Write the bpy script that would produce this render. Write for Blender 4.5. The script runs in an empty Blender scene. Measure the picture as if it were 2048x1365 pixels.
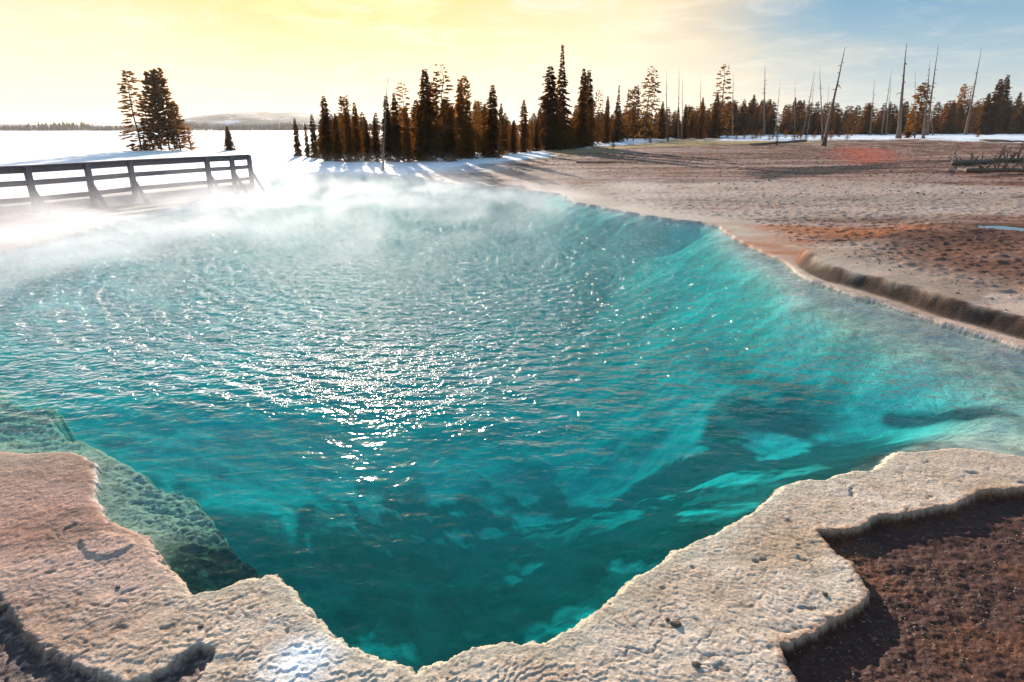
import bpy, math, random
import numpy as np
from mathutils import Vector, Matrix

# ------------------------------------------------------------------ camera
scene = bpy.context.scene
CAM_H, FPX, W, H, YHOR = 2.4, 1250.0, 2048.0, 1365.0, 258.0
PITCH = math.atan((H/2 - YHOR)/FPX)
cam_d = bpy.data.cameras.new('camera'); cam = bpy.data.objects.new('camera', cam_d)
scene.collection.objects.link(cam); scene.camera = cam
cam_d.sensor_width = 36.0; cam_d.lens = FPX/W*36.0
cam_d.clip_start = 0.05; cam_d.clip_end = 20000
cam.location = (0, 0, CAM_H); cam.rotation_euler = (math.pi/2 - PITCH, 0, 0)

# ------------------------------------------------------------------ world, sun, exposure
SUN_EL, SUN_AZ = math.radians(14.8), math.radians(-14.0)      # azimuth measured from +Y towards +X
SUN_DIR = Vector((math.cos(SUN_EL)*math.sin(SUN_AZ), math.cos(SUN_EL)*math.cos(SUN_AZ), math.sin(SUN_EL)))
world = bpy.data.worlds.new('World'); scene.world = world; world.use_nodes = True

def nd(nt, t, **kw):
    n = nt.nodes.new(t)
    for k, v in kw.items():
        if k in ('inp',):
            for kk, vv in v.items(): n.inputs[kk].default_value = vv
        else: setattr(n, k, v)
    return n
def ramp(nt, fac, stops, interp='LINEAR'):
    n = nt.nodes.new('ShaderNodeValToRGB'); cr = n.color_ramp; cr.interpolation = interp
    while len(cr.elements) < len(stops): cr.elements.new(0.5)
    for e, (p, c) in zip(cr.elements, stops):
        e.position = p; e.color = (*c, 1) if len(c) == 3 else c
    nt.links.new(fac, n.inputs[0]); return n
def math_n(nt, op, a, b=None, clamp=False):
    n = nt.nodes.new('ShaderNodeMath'); n.operation = op; n.use_clamp = clamp
    for i, v in enumerate((a, b)):
        if v is None: continue
        if isinstance(v, (int, float)): n.inputs[i].default_value = v
        else: nt.links.new(v, n.inputs[i])
    return n.outputs[0]
def mix_c(nt, fac, a, b, mode='MIX'):
    n = nt.nodes.new('ShaderNodeMix'); n.data_type = 'RGBA'; n.blend_type = mode
    for s, v in ((n.inputs[0], fac), (n.inputs[6], a), (n.inputs[7], b)):
        if isinstance(v, (int, float)): s.default_value = v
        elif isinstance(v, tuple): s.default_value = (*v, 1)
        else: nt.links.new(v, s)
    return n.outputs[2]

def build_world():
    nt = world.node_tree; nt.nodes.clear(); L = nt.links.new
    out = nd(nt, 'ShaderNodeOutputWorld'); bg = nd(nt, 'ShaderNodeBackground')
    sky = nd(nt, 'ShaderNodeTexSky', sky_type='NISHITA', sun_disc=False, sun_elevation=SUN_EL, sun_rotation=SUN_AZ,
             air_density=1.0, dust_density=1.5, ozone_density=1.5)
    tc = nd(nt, 'ShaderNodeTexCoord')
    dirv = tc.outputs['Generated']
    dot = nd(nt, 'ShaderNodeVectorMath', operation='DOT_PRODUCT'); L(dirv, dot.inputs[0]); dot.inputs[1].default_value = SUN_DIR
    ang = math_n(nt, 'ARCCOSINE', dot.outputs['Value'])
    ang = math_n(nt, 'DIVIDE', ang, math.pi/2)                   # 0..1 = 0..90 deg
    sep = nd(nt, 'ShaderNodeSeparateXYZ'); L(dirv, sep.inputs[0])
    el = math_n(nt, 'ARCSINE', sep.outputs[2])
    # stretched cloud coordinates: project the direction on a flat layer
    zc = math_n(nt, 'ADD', math_n(nt, 'MAXIMUM', sep.outputs[2], 0.0), 0.12)
    cx = math_n(nt, 'DIVIDE', sep.outputs[0], zc); cy = math_n(nt, 'DIVIDE', sep.outputs[1], zc)
    cmb = nd(nt, 'ShaderNodeCombineXYZ'); L(cx, cmb.inputs[0]); L(cy, cmb.inputs[1])
    n1 = nd(nt, 'ShaderNodeTexNoise', inp={'Scale': 0.9, 'Detail': 6.0, 'Roughness': 0.55, 'Distortion': 0.6}); L(cmb.outputs[0], n1.inputs['Vector'])
    n2 = nd(nt, 'ShaderNodeTexNoise', inp={'Scale': 2.4, 'Detail': 7.0, 'Roughness': 0.62, 'Distortion': 0.9}); L(cmb.outputs[0], n2.inputs['Vector'])
    angn = math_n(nt, 'ADD', ang, math_n(nt, 'MULTIPLY', math_n(nt, 'SUBTRACT', n1.outputs[0], 0.5), 0.22))
    veil = ramp(nt, angn, VEIL)
    # low sky: pale cream near the horizon
    e2 = math_n(nt, 'DIVIDE', math_n(nt, 'MAXIMUM', el, 0.0), HOR_W)
    hor = math_n(nt, 'POWER', 2.718, math_n(nt, 'MULTIPLY', math_n(nt, 'MULTIPLY', e2, e2), -1.0))
    horc = ramp(nt, ang, HORC)
    # the cloud veil ends towards the east, clear blue beyond it
    edge = math_n(nt, 'ADD', sep.outputs[0], math_n(nt, 'MULTIPLY', math_n(nt, 'SUBTRACT', n1.outputs[0], 0.5), 0.30))
    er = ramp(nt, edge, [(0.15, (0, 0, 0)), (0.32, (0.5,)*3), (0.46, (1, 1, 1))])
    v0 = mix_c(nt, er.outputs[0], veil.outputs[0], CLEAR)
    # unseen high sky, shaped blue to tint reflections and ambient light, except round the sun
    hi = ramp(nt, math_n(nt, 'ADD', el, math_n(nt, 'MULTIPLY', math_n(nt, 'SUBTRACT', n2.outputs[0], 0.5), 0.3)), [(0.17, (0, 0, 0)), (0.42, (1, 1, 1))])
    gw = ramp(nt, ang, [(0.05, (0, 0, 0)), (0.18, (1, 1, 1))])
    v0 = mix_c(nt, math_n(nt, 'MULTIPLY', hi.outputs[0], gw.outputs[0]), v0, HIGH)
    hor = math_n(nt, 'MULTIPLY', hor, math_n(nt, 'SUBTRACT', 1.0, math_n(nt, 'MULTIPLY', er.outputs[0], 0.45)))
    c = mix_c(nt, hor, v0, horc.outputs[0])
    # wisps of cloud
    wf = ramp(nt, n2.outputs[0], [(0.48, (0, 0, 0)), (0.66, (1, 1, 1))])
    wk = math_n(nt, 'SUBTRACT', 0.42, math_n(nt, 'MULTIPLY', er.outputs[0], 0.27))
    c = mix_c(nt, math_n(nt, 'MULTIPLY', wf.outputs[0], wk), c, WISP)
    nis = nd(nt, 'ShaderNodeVectorMath', operation='SCALE'); L(sky.outputs[0], nis.inputs[0]); nis.inputs['Scale'].default_value = 0.10
    cover = ramp(nt, ang, [(0.0, (1, 1, 1)), (0.7, (0.85,)*3), (1.0, (0.3,)*3)])
    c = mix_c(nt, cover.outputs[0], nis.outputs[0], c)
    L(c, bg.inputs['Color']); bg.inputs['Strength'].default_value = 1.0
    L(bg.outputs[0], out.inputs['Surface'])
# linear radiance, exposure applied on top
VEIL = [(0.0, (1.0, 0.85, 0.45)), (0.10, (0.58, 0.375, 0.12)), (0.16, (0.56, 0.385, 0.17)), (0.26, (0.55, 0.42, 0.25)), (0.33, (0.52, 0.37, 0.19)), (0.50, (0.46, 0.34, 0.20)), (1.0, (0.20, 0.20, 0.20))]
HORC = [(0.0, (0.57, 0.50, 0.38)), (0.35, (0.55, 0.49, 0.40)), (0.6, (0.50, 0.47, 0.41)), (1.0, (0.30, 0.34, 0.38))]
CLEAR = (0.025, 0.16, 0.28)
WISP = (0.58, 0.53, 0.44)
HOR_W = 0.12; HIGH = (0.11, 0.26, 0.44)
build_world()
sun_d = bpy.data.lights.new('sun', 'SUN'); sun = bpy.data.objects.new('sun', sun_d); scene.collection.objects.link(sun)
sun_d.energy = 5.0; sun_d.angle = math.radians(0.5); sun_d.color = (1.0, 0.86, 0.70)
sun.rotation_euler = SUN_DIR.to_track_quat('Z', 'Y').to_euler()
scene.view_settings.view_transform = 'Standard'; scene.view_settings.look = 'None'
scene.view_settings.gamma = 1.0; scene.view_settings.exposure = 0.94; scene.view_settings.use_curve_mapping = False
cy = scene.cycles
cy.use_denoising = True
cy.max_bounces = 6; cy.diffuse_bounces = 2; cy.glossy_bounces = 2; cy.transmission_bounces = 3; cy.transparent_max_bounces = 24
cy.volume_bounces = 1; cy.volume_max_steps = 256
cy.sample_clamp_indirect = 4.0; cy.sample_clamp_direct = 60.0
cy.caustics_reflective = False; cy.caustics_refractive = False

# ------------------------------------------------------------------ helpers
def P(px, py, z=0.0):
    """point where the sight line through picture point (px,py) meets height z"""
    u, v = (px - W/2)/FPX, (H/2 - py)/FPX
    dx, dy, dz = u, math.cos(PITCH) + math.sin(PITCH)*v, -math.sin(PITCH) + math.cos(PITCH)*v
    t = (z - CAM_H)/dz
    return (dx*t, dy*t)
def PL(pts, z=0.0): return np.array([P(x, y, z) for x, y in pts])
def height_at(px, py, d):
    """height on a sight line at ground distance y=d"""
    u, v = (px - W/2)/FPX, (H/2 - py)/FPX
    dx, dy, dz = u, math.cos(PITCH) + math.sin(PITCH)*v, -math.sin(PITCH) + math.cos(PITCH)*v
    return CAM_H + dz*d/dy
rng = np.random.RandomState(7)
_perm = rng.permutation(512); _perm = np.concatenate([_perm, _perm, _perm])
_ang = rng.rand(512)*2*np.pi; _gx, _gy = np.cos(_ang), np.sin(_ang)
def perlin(x, y, seed=0):
    x = x + seed*17.31; y = y + seed*9.17
    xi = np.floor(x).astype(np.int64); yi = np.floor(y).astype(np.int64)
    xf, yf = x - xi, y - yi; u = xf*xf*xf*(xf*(xf*6-15)+10); v = yf*yf*yf*(yf*(yf*6-15)+10)
    def g(ix, iy, fx, fy):
        h = _perm[(_perm[ix & 511] + iy) & 511]
        return _gx[h]*fx + _gy[h]*fy
    a = g(xi, yi, xf, yf); b = g(xi+1, yi, xf-1, yf); c = g(xi, yi+1, xf, yf-1); d = g(xi+1, yi+1, xf-1, yf-1)
    return (a + u*(b-a) + v*((c + u*(d-c)) - (a + u*(b-a))))*1.5
def fbm(x, y, oct=4, seed=0, gain=0.5):
    s = 0; a = 1; n = 0
    for i in range(oct):
        s = s + a*perlin(x*2**i, y*2**i, seed+i*3); n += a; a *= gain
    return s/n
def sd_poly(x, y, poly):
    """signed distance, positive inside"""
    best = np.full(x.shape, 1e18); inside = np.zeros(x.shape, bool)
    n = len(poly)
    for i in range(n):
        ax, ay = poly[i]; bx, by = poly[(i+1) % n]
        ex, ey = bx-ax, by-ay; wx, wy = x-ax, y-ay
        t = np.clip((wx*ex + wy*ey)/(ex*ex+ey*ey+1e-12), 0, 1)
        dx, dy = wx-ex*t, wy-ey*t
        best = np.minimum(best, dx*dx+dy*dy)
        c = ((ay > y) != (by > y)) & (x < ex*(y-ay)/(ey+1e-15 if abs(ey) < 1e-15 else ey) + ax)
        inside ^= c
    d = np.sqrt(best)
    return np.where(inside, d, -d)
def sm(a, b, x):
    t = np.clip((x-a)/(b-a), 0, 1); return t*t*(3-2*t)
def lerp(a, b, t):
    t = np.asarray(t)
    if a.ndim > 1 or (hasattr(b, 'ndim') and b.ndim > 1): t = t[..., None]
    return a*(1-t) + b*t

# ------------------------------------------------------------------ the pool and ground outlines
POOL = PL([(-60, 905), (0, 905), (60, 915), (150, 912), (197, 935), (190, 1000), (222, 1050), (300, 1076), (325, 1130), (392, 1195), (440, 1186), (500, 1160), (552, 1158),
           (590, 1180), (622, 1218), (660, 1268), (700, 1298), (745, 1318), (790, 1330), (822, 1338), (832, 1352), (846, 1338), (900, 1318), (945, 1302), (1000, 1292), (1090, 1290), (1140, 1265),
           (1200, 1220), (1255, 1165), (1300, 1140), (1340, 1105), (1385, 1090), (1440, 1068), (1500, 1035), (1560, 975), (1600, 965), (1640, 967), (1700, 950), (1745, 945), (1775, 908), (1840, 908),
           (1920, 903), (2048, 922), (2200, 940), (2420, 930), (2500, 830), (2300, 760), (2048, 703), (1960, 674), (1880, 652), (1800, 622), (1700, 592), (1620, 566), (1588, 545), (1572, 528), (1530, 512),
           (1480, 487), (1432, 456), (1400, 448), (1300, 436), (1200, 417), (1150, 407), (1120, 390), (1050, 383), (960, 375), (850, 360), (740, 350), (620, 350), (520, 366),
           (420, 400), (300, 430), (150, 470), (0, 510), (-200, 560), (-420, 640), (-400, 740), (-260, 830)])
SHELF = PL([(-700, 1100), (-300, 720), (-60, 690), (20, 745), (60, 782), (150, 768), (122, 800), (160, 832), (200, 850), (262, 888), (300, 905), (340, 925), (420, 940), (450, 985), (495, 1035), (527, 1060), (522, 1120),
            (560, 1165), (560, 1300), (300, 1300)])
RSHAL = PL([(1790, 960), (1830, 870), (1905, 830), (1965, 770), (1900, 735), (1800, 700), (1690, 650), (1600, 600), (1540, 540), (1450, 480), (1640, 500), (2100, 640), (2600, 700), (2600, 1000)])
BANK = PL([(1582, 524), (1600, 545), (1640, 566), (1710, 585), (1805, 614), (1880, 643), (1965, 664), (2050, 692), (2300, 745), (2560, 820), (2900, 900), (3000, 640), (2300, 480), (1900, 470), (1700, 500), (1620, 516)])
def chaikin(p, n=3):
    for _ in range(n):
        q = np.roll(p, -1, 0); p = np.stack([0.75*p+0.25*q, 0.25*p+0.75*q], 1).reshape(-1, 2)
    return p
BANK = chaikin(BANK)
BASIN = PL([(1640, 1065), (1662, 1062), (1700, 1060), (1735, 1048), (1760, 1030), (1800, 1030), (1850, 1022), (1910, 1012), (1935, 998), (1960, 985), (2048, 975), (2300, 960), (2700, 1000), (2500, 1600), (1640, 1600),
            (1600, 1400), (1590, 1365), (1570, 1320), (1555, 1290), (1600, 1278), (1640, 1262), (1700, 1228), (1737, 1200), (1728, 1170), (1700, 1120), (1660, 1095)], 0.05)
CORNER = PL([(-300, 1130), (0, 1190), (30, 1225), (48, 1262), (70, 1292), (130, 1312), (200, 1342), (250, 1362), (300, 1350), (340, 1325), (400, 1288), (428, 1300), (420, 1330), (395, 1365), (420, 1500), (-500, 1700)], 0.05)
LOBE = PL([(150, 1080), (200, 1065), (262, 1072), (275, 1090), (240, 1112), (205, 1122), (165, 1112)], 0.05)
SNOW_STRIP = PL([(430, 318), (700, 326), (840, 322), (960, 314), (1085, 308), (1105, 318), (1000, 330), (900, 341), (820, 346), (720, 342), (640, 336), (540, 338), (400, 345)], 0.05)
LEDGE_SHADE = PL([(1490, 348), (1600, 340), (1700, 336), (1750, 330), (1790, 332), (1760, 346), (1640, 354), (1520, 362)], 0.1)
PALE = PL([(1130, 374), (1400, 372), (1700, 370), (2100, 392), (2300, 420), (2300, 452), (2048, 446), (1800, 442), (1450, 446), (1300, 434), (1150, 404)])
RUST = PL([(1425, 448), (1520, 450), (1640, 456), (1800, 452), (1900, 470), (1700, 474), (1600, 478), (1640, 500), (1600, 520), (1500, 492), (1450, 470)], 0.05)
RED = PL([(1700, 300), (1760, 303), (1770, 322), (1740, 334), (1705, 322), (1690, 312)], 0.1)
GRASS = PL([(1085, 300), (1200, 286), (1420, 281), (1640, 281), (1640, 291), (1400, 297), (1200, 306), (1090, 318)], 0.1)
PUDDLE = PL([(1945, 461), (2000, 461), (2060, 468), (2160, 472), (2100, 480), (2040, 478), (1975, 472), (1950, 467)], 0.05)
LANDX = PL([(-3000, 420), (-400, 372), (200, 352), (520, 330), (560, 322), (700, 318), (900, 306), (1050, 290), (1180, 279), (1300, 272), (1500, 266), (2000, 262.5), (2600, 262.5)], 0.0)
LANDX = np.concatenate([LANDX, np.array([[900., -200.], [-500., -200.]])])
FARWHITE = PL([(1440, 268), (1520, 264.5), (1800, 264), (2100, 262), (2400, 262), (2400, 280), (2048, 285), (1960, 284), (1830, 279), (1700, 280), (1560, 282), (1440, 281)], 0.45)
SNOW2 = PL([(1160, 290), (1240, 282), (1345, 274), (1345, 280), (1250, 290), (1165, 297)], 0.35)

def arcsin_noise(x, y, f, seed, o=4): return fbm(x*f, y*f, o, seed)

def ground_fields(x, y, colour=True):
    r = np.hypot(x, y)
    jag = 0.018*perlin(x*9, y*9, 1) + 0.012*perlin(x*23, y*23, 2) + 0.008*perlin(x*55, y*55, 3)
    jag = 0.022*perlin(x*2.3, y*2.3, 4)*np.clip(r/5, 0.5, 4) + 0.012*perlin(x*0.9, y*0.9, 6)*np.clip(r/3, 0, 6) + jag*(0.35 + 0.65*sm(7, 4, r))
    dp = sd_poly(x, y, POOL) + jag
    warp = 0.25*perlin(x*0.8, y*0.8, 5)
    dsh = sd_poly(x, y, SHELF) + jag*1.5
    drs = sd_poly(x, y, RSHAL)
    dbk = sd_poly(x, y, BANK) + jag*0.4
    dbs = sd_poly(x, y, BASIN) + jag*0.9
    dco = sd_poly(x, y, CORNER) + jag*1.1
    dlo = sd_poly(x, y, LOBE) + jag*0.6
    n_l = fbm(x*0.05, y*0.05, 3, 11); n_m = fbm(x*0.35, y*0.35, 4, 12); n_s = fbm(x*2.2, y*2.2, 4, 13); n_f = fbm(x*11, y*11, 3, 14)
    n_x = fbm(x*34, y*34, 3, 15)
    dl = np.maximum(-dp, 0)
    # ---- dry land
    edge = sm(0.0, 0.05, dl)
    z = 0.012 + edge*0.04 + 0.12*sm(0.3, 9, dl) + 0.25*sm(8, 60, dl)*sm(0, 20, x + 3)
    z = z + n_l*0.35*sm(5, 40, dl) + n_m*0.05*sm(0.5, 6, dl) + n_s*0.007*sm(0.05, 0.8, dl)
    z = z + (0.19 + 0.10*n_m)*sm(-0.01, 0.20, dbk + 0.035*n_s)*sm(P(1560, 530)[0], P(1700, 580)[0], x) + 0.05*sm(0.1, 0.9, dbk)
    # scalloped micro terraces: left part runs obliquely, right part falls the other way
    side = sm(-0.3, 0.8, x)
    tl = (y*0.95 - x*0.30)*(1-side) + (y*0.7 + x*0.62)*side
    fld = tl/0.052 + 1.7*n_s*2 + 1.5*n_f + 0.5*n_x
    fr = fld - np.floor(fld)
    saw = sm(0.0, 0.22, fr)*(1-fr)
    bl = sm(-0.25, 0.15, fbm(x*3.1+0.6*np.sin(y*3), y*6.1, 3, 31)+0.10)
    near = 1 - sm(4.5, 11, r)
    z = z + near*sm(0.02, 0.15, dl)*((1-side)*0.0085*saw*bl + side*0.0045*saw*bl)
    # pits and small broken crust
    pit = sm(0.40, 0.56, fbm(x*7.7, y*7.7+0.3*x, 3, 41))
    z = z - near*0.012*pit*sm(0.05, 0.25, dl)*(0.5+0.5*sm(-0.1, 0.3, perlin(x*1.3, y*1.3, 43)))
    crack = sm(0.045, 0.0, np.abs(fbm(x*2.6+1.5*y, y*4.2-0.8*x, 3, 45)))*sm(0.0, 0.35, fbm(x*0.8, y*0.8, 2, 46)+0.15)
    z = z + near*(0.0022*n_x + 0.003*n_f) - near*0.004*crack*sm(0.05, 0.25, dl)
    # clods on the right hand flats
    clod = sm(0.05, 0.42, fbm(x*5.0, y*5.0, 4, 51))*sm(0.7, 1.6, dl)*sm(0.5, 3.0, x)
    z = z + 0.030*clod*sm(3.5, 6.5, r)*(1 + 1.2*sm(20, 60, r))
    z = z + 0.014*sm(-0.005, 0.02, dlo)
    # raised crust lip along the two dark hollows, then the drop
    for d, dep in ((dbs, 0.005), (dco, -0.018)):
        z = z + 0.006*np.exp(-((d+0.025)/0.03)**2)*(0.5+n_f)
        m = sm(-0.003, 0.02, d)
        z = z*(1-m) + m*(-dep + 0.03*sm(0.05, 1.2, d) + 0.018*n_s + 0.014*n_f + 0.006*n_x)
    d_ledge_shade = sd_poly(x, y, LEDGE_SHADE); z = z + 0.22*sm(-0.9, 0.9, d_ledge_shade + n_s*0.6) * 0
    # lake side: the land falls below the lake ice
    dla = sd_poly(x, y, LANDX) + n_l*3
    z = z - 2.4*sm(0, 1, (5 - dla)/12.0)
    dpu = sd_poly(x, y, PUDDLE)
    if PUD_Z is not None: z = z - (z - PUD_Z - 0.015)*sm(-1.2, 0.0, dpu+0.1*n_s) - 0.06*sm(-0.02, 0.25, dpu)
    # ---- under water
    din = np.maximum(dp, 0)
    ws = np.clip(r/2.2, 1, 14); depth = 0.8*sm(-0.02, 0.16, din/ws) + 0.7*sm(0.0, 0.7, din/ws) + 0.2*sm(0.4, 3.0, din) + 1.1*sm(1.2, 4.5, din)*sm(4.4, 2.0, np.abs(x+1.5-0.10*y)) + 0.9*sm(4, 9, din)
    lump = 0.16*fbm(x*0.9, y*0.9, 3, 61) + 0.03*fbm(x*4.1, y*4.1, 2, 62)
    ridge = np.abs(fbm((x+y*0.45)*2.0, (y-x*0.2)*0.55, 3, 63))
    depth = depth + sm(0.15, 1.5, din)*(lump - 0.10*(0.25-ridge)*sm(1.5, 0.0, np.abs(din-2.0)-1.0))
    sdep = 0.05 + 0.10*sm(0, 0.5, din) + 0.28*sm(-0.55, 0.25, x*0.75-y*0.35+1.85+0.3) * 1.0
    sdep = sdep + 0.045*fbm(x*8, y*8, 3, 64)*sm(0.02, .3, din) + 0.02*n_x*sm(0.02, .3, din)
    ms = sm(-0.05, 0.16, dsh)
    depth = depth*(1-ms) + ms*np.maximum(sdep, 0.02)
    rdep = 0.035 + 0.10*sm(0.0, 1.6, din) + 0.03*fbm(x*2, y*2, 3, 65)
    mr = sm(-1.3, 0.35, drs + 0.3*n_m)
    ka = np.array(P(1800, 735)); kb = np.array(P(1955, 795)); kt = np.clip(((x-ka[0])*(kb-ka)[0]+(y-ka[1])*(kb-ka)[1])/((kb-ka)@(kb-ka)), 0, 1)
    kd = np.hypot(x-ka[0]-kt*(kb-ka)[0], y-ka[1]-kt*(kb-ka)[1]); rk = np.exp(-(kd/(0.07+0.16*kt))**2)*(0.75+0.5*n_s)
    depth = depth*(1-mr) + mr*np.maximum(rdep, 0.015)
    mw = sm(-3.5, 0.0, drs)*(1-mr)                         # gentle slope next to the right shallow
    depth = depth*(1-0.45*mw)
    depth = np.clip(depth, 0.01, 4.5)
    zu = 0.012 - depth
    wat = dp > 0
    z = np.where(wat, np.minimum(zu, 0.012), z)
    if not colour: return z
    # ------------------------------------------------ colours (the ground's own colours, with some shade and glare painted in)
    def C(*c): return np.array(c, float)
    n = x.size
    col = np.tile(C(0.62, 0.46, 0.335), (n, 1))
    rough = np.full(n, 0.85)
    col = lerp(col, C(0.70, 0.56, 0.44), sm(-0.3, 0.4, n_s))
    col = lerp(col, C(0.42, 0.27, 0.155), sm(0.05, 0.5, fbm(x*1.1, y*1.1, 3, 71))*0.5)
    col = lerp(col, C(0.20, 0.115, 0.075), near*pit*0.55); col = lerp(col, C(0.26, 0.16, 0.11), near*crack*0.6)
    col = lerp(col, C(0.33, 0.215, 0.145), near*0.55*sm(0.10, 0.45, n_x+0.5*n_f))
    # greyish green fringe at the waterline
    col = lerp(col, C(0.50, 0.47, 0.36), sm(0.22, 0.0, dl + 0.1*n_f)*0.6)
    # plains beyond the pool
    far = sm(5.5, 9.0, r + 2*np.clip(-x, 0, 2))
    pl = np.tile(C(0.33, 0.20, 0.15), (n, 1))
    sx = fbm(x*0.09, y*0.30, 4, 81); s2 = fbm(x*0.45, y*0.9, 4, 82); s3 = fbm(x*2.3, y*3.1, 4, 83)
    pl = lerp(pl, C(0.55, 0.42, 0.36), sm(0.0, 0.18, sx + 0.4*fbm(x*0.25, y*1.1, 3, 85)))
    pl = lerp(pl, C(0.17, 0.088, 0.060), sm(-0.02, 0.16, s2)*0.85)
    pl = lerp(pl, C(0.12, 0.070, 0.055), sm(0.04, 0.28, s3)*0.7)
    pl = lerp(pl, C(0.32, 0.14, 0.075), sm(0.05, 0.3, fbm(x*0.16, y*0.35, 3, 84))*0.6)
    bnd = fbm(x*0.05 + 0.3*s2, y*0.42, 4, 86); pl = lerp(pl, C(0.13, 0.075, 0.055), sm(0.05, 0.22, bnd)*0.7); pl = lerp(pl, C(0.60, 0.47, 0.42), sm(-0.06, -0.26, bnd)*0.6)
    col = lerp(col, pl*C(1.10, 0.93, 0.86)*(1-0.34*sm(8, 22, r))[:, None], far)
    # pale sinter apron by the water
    ap = sm(2.6, 0.2, dl + 1.5*n_m)*sm(8, 12, r)
    col = lerp(col, C(0.60, 0.50, 0.40), ap*0.85)
    ap2 = sm(0.9, 0.15, dl + 0.4*n_m)*sm(4.5, 6, r)*(1-sm(8, 12, r))
    col = lerp(col, C(0.56, 0.41, 0.31), ap2*0.8)
    pb = sm(-1.0, 0.6, sd_poly(x, y, PALE) + 0.9*n_m + 0.5*s2); col = lerp(col, C(0.58, 0.46, 0.37), pb*0.55*sm(-0.4, 0.2, s2 + 0.3*s3 + 0.25))
    # dark reddish soil right of the bank
    cen = P(2010, 560)
    rd = np.exp(-((x-cen[0])/1.6)**2 - ((y-cen[1])/1.7)**2)
    col = lerp(col, C(0.16, 0.075, 0.05), np.clip(rd*1.2 + 0.5*n_s*rd*2, 0, 0.8))
    # shade of the bank face, put into the ground colour as dark brown
    bank_shade = sm(-0.04, 0.03, dbk)*sm(0.26, 0.10, dbk + 0.18*n_s + 0.05*n_f)
    col = lerp(col, C(0.055, 0.032, 0.024), bank_shade*0.92)
    fringe = sm(0.035, 0.0, dl)*sm(3.5, 5, r)
    col = lerp(col, C(0.70, 0.64, 0.58), fringe*0.9)
    rs = sm(-0.6, 0.3, sd_poly(x, y, RUST) + 0.9*s2 + 0.3*n_s)
    col = lerp(col, C(0.42, 0.145, 0.06), rs*sm(-0.2, 0.4, n_m+0.25)*0.85)
    rs = sm(-2.5, 1.2, sd_poly(x, y, RED) + 2*s2); col = lerp(col, C(0.45, 0.10, 0.06), rs*0.8)
    rs = sm(-1.2, 0.8, d_ledge_shade + 1.6*s2); col = lerp(col, C(0.035, 0.028, 0.028), rs*0.92)  # shadow of a ledge, painted as a dark band on flat ground
    fc = P(2010, 335); rs = np.exp(-((x-fc[0])/5.5)**2 - ((y-fc[1])/4.0)**2)*(0.8+0.8*s2); col = lerp(col, C(0.03, 0.022, 0.02), np.clip(rs, 0, 0.9))  # shade round the fallen trees, painted as a dark ellipse
    gr = sm(-3, 2, sd_poly(x, y, GRASS) + 3*sx); col = lerp(col, C(0.42, 0.29, 0.13), gr*0.8)
    # snow
    sn = sm(-0.5, 0.4, sd_poly(x, y, SNOW_STRIP) + 1.2*s2)
    beyond = sm(0, 6, y - 34 + np.clip(-x, 0, 20)*0.55 + n_m*3) * sm(2, -6, x + (y-34)*0.08)
    sn = np.maximum(sn, beyond)
    dfw = sd_poly(x, y, FARWHITE); sn = np.maximum(sn, sm(-4, 3, dfw + 9*sx + 3*s2))
    sn = np.maximum(sn, sm(-1.5, 1.0, sd_poly(x, y, SNOW2) + 3*s2))
    behind = sm(0, 8, y - np.interp(x, [-40, -10, 0, 8, 20, 40], [52, 56, 64, 84, 105, 150]))*sm(0.16, 0.02, fbm(x*0.11, y*0.06, 3, 91))
    sn = np.maximum(sn, behind*0.95)
    sn = np.maximum(sn, sm(8, 3, dla))
    sn = sn*sm(0.0, 0.02, dl)*sm(18, 30, r)
    z = z + np.where(wat, 0, sn*0.10)
    col = lerp(col, C(0.86, 0.86, 0.88), sn); rough = rough*(1-sn) + 0.6*sn
    # wet brown hollows
    hb = np.tile(C(0.070, 0.022, 0.012), (n, 1))
    hb = lerp(hb, C(0.13, 0.040, 0.014), sm(0.0, 0.4, fbm(x*1.6+y, y*1.9, 4, 101)))
    hb = lerp(hb, C(0.24, 0.12, 0.075), sm(0.34, 0.50, n_x+0.3*n_f)*0.6)
    m = sm(-0.003, 0.012, dbs); col = lerp(col, hb, m); rough = rough*(1-m) + m*0.62
    m2 = np.exp(-((dbs+0.01)/0.025)**2)*(1-m)*near; col = lerp(col, C(0.44, 0.22, 0.13), m2*0.7)
    cb = np.tile(C(0.085, 0.05, 0.045), (n, 1)); cb = lerp(cb, C(0.30, 0.19, 0.16), sm(0.0, 0.5, n_x + 0.6*n_f))
    m = sm(-0.012, 0.03, dco); col = lerp(col, cb, m); rough = rough*(1-m) + m*0.6
    # lens glare near the front rim, painted as a white spot on the crust
    c0 = P(600, 1325, 0.05); glare_spot = np.exp(-(((x-c0[0])/0.16)**2 + ((y-c0[1])/0.15)**2)**1.3)
    glare_spot = glare_spot*(~wat)
    col = lerp(col, C(0.92, 0.91, 0.90), np.clip(glare_spot*1.25*(0.85+0.5*n_f), 0, 1)); rough = rough - 0.1*glare_spot
    # pool floor
    fl = np.tile(C(0.62, 0.66, 0.60), (n, 1))
    q = fbm(x*0.95, y*0.95, 5, 111); q2 = fbm((x+0.45*y)*2.3, (y-0.2*x)*0.7, 4, 112)
    frontw = 1.1*sm(9.5, 5.8, y)*sm(-3.4, -2.0, x+y*0.1)*sm(4.4, 2.4, x) + 0.25
    dark = np.clip(sm(-0.10, 0.22, q + 0.45*q2 + 0.10)*frontw + sm(-0.02, 0.25, q2)*frontw*0.45, 0, 1)
    c1 = P(860, 1150, -1.8); c2 = P(1250, 1010, -1.6); c3 = P(520, 930, -1.5)
    core = np.exp(-((x-c1[0])/1.7)**2 - ((y-c1[1])/1.9)**2)
    band = np.exp(-((x-c2[0]+0.9*(y-c2[1])*0)/2.0)**2 - ((y-c2[1])/1.0)**2)*sm(0.0, 0.3, n_s+q+0.25)
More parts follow.
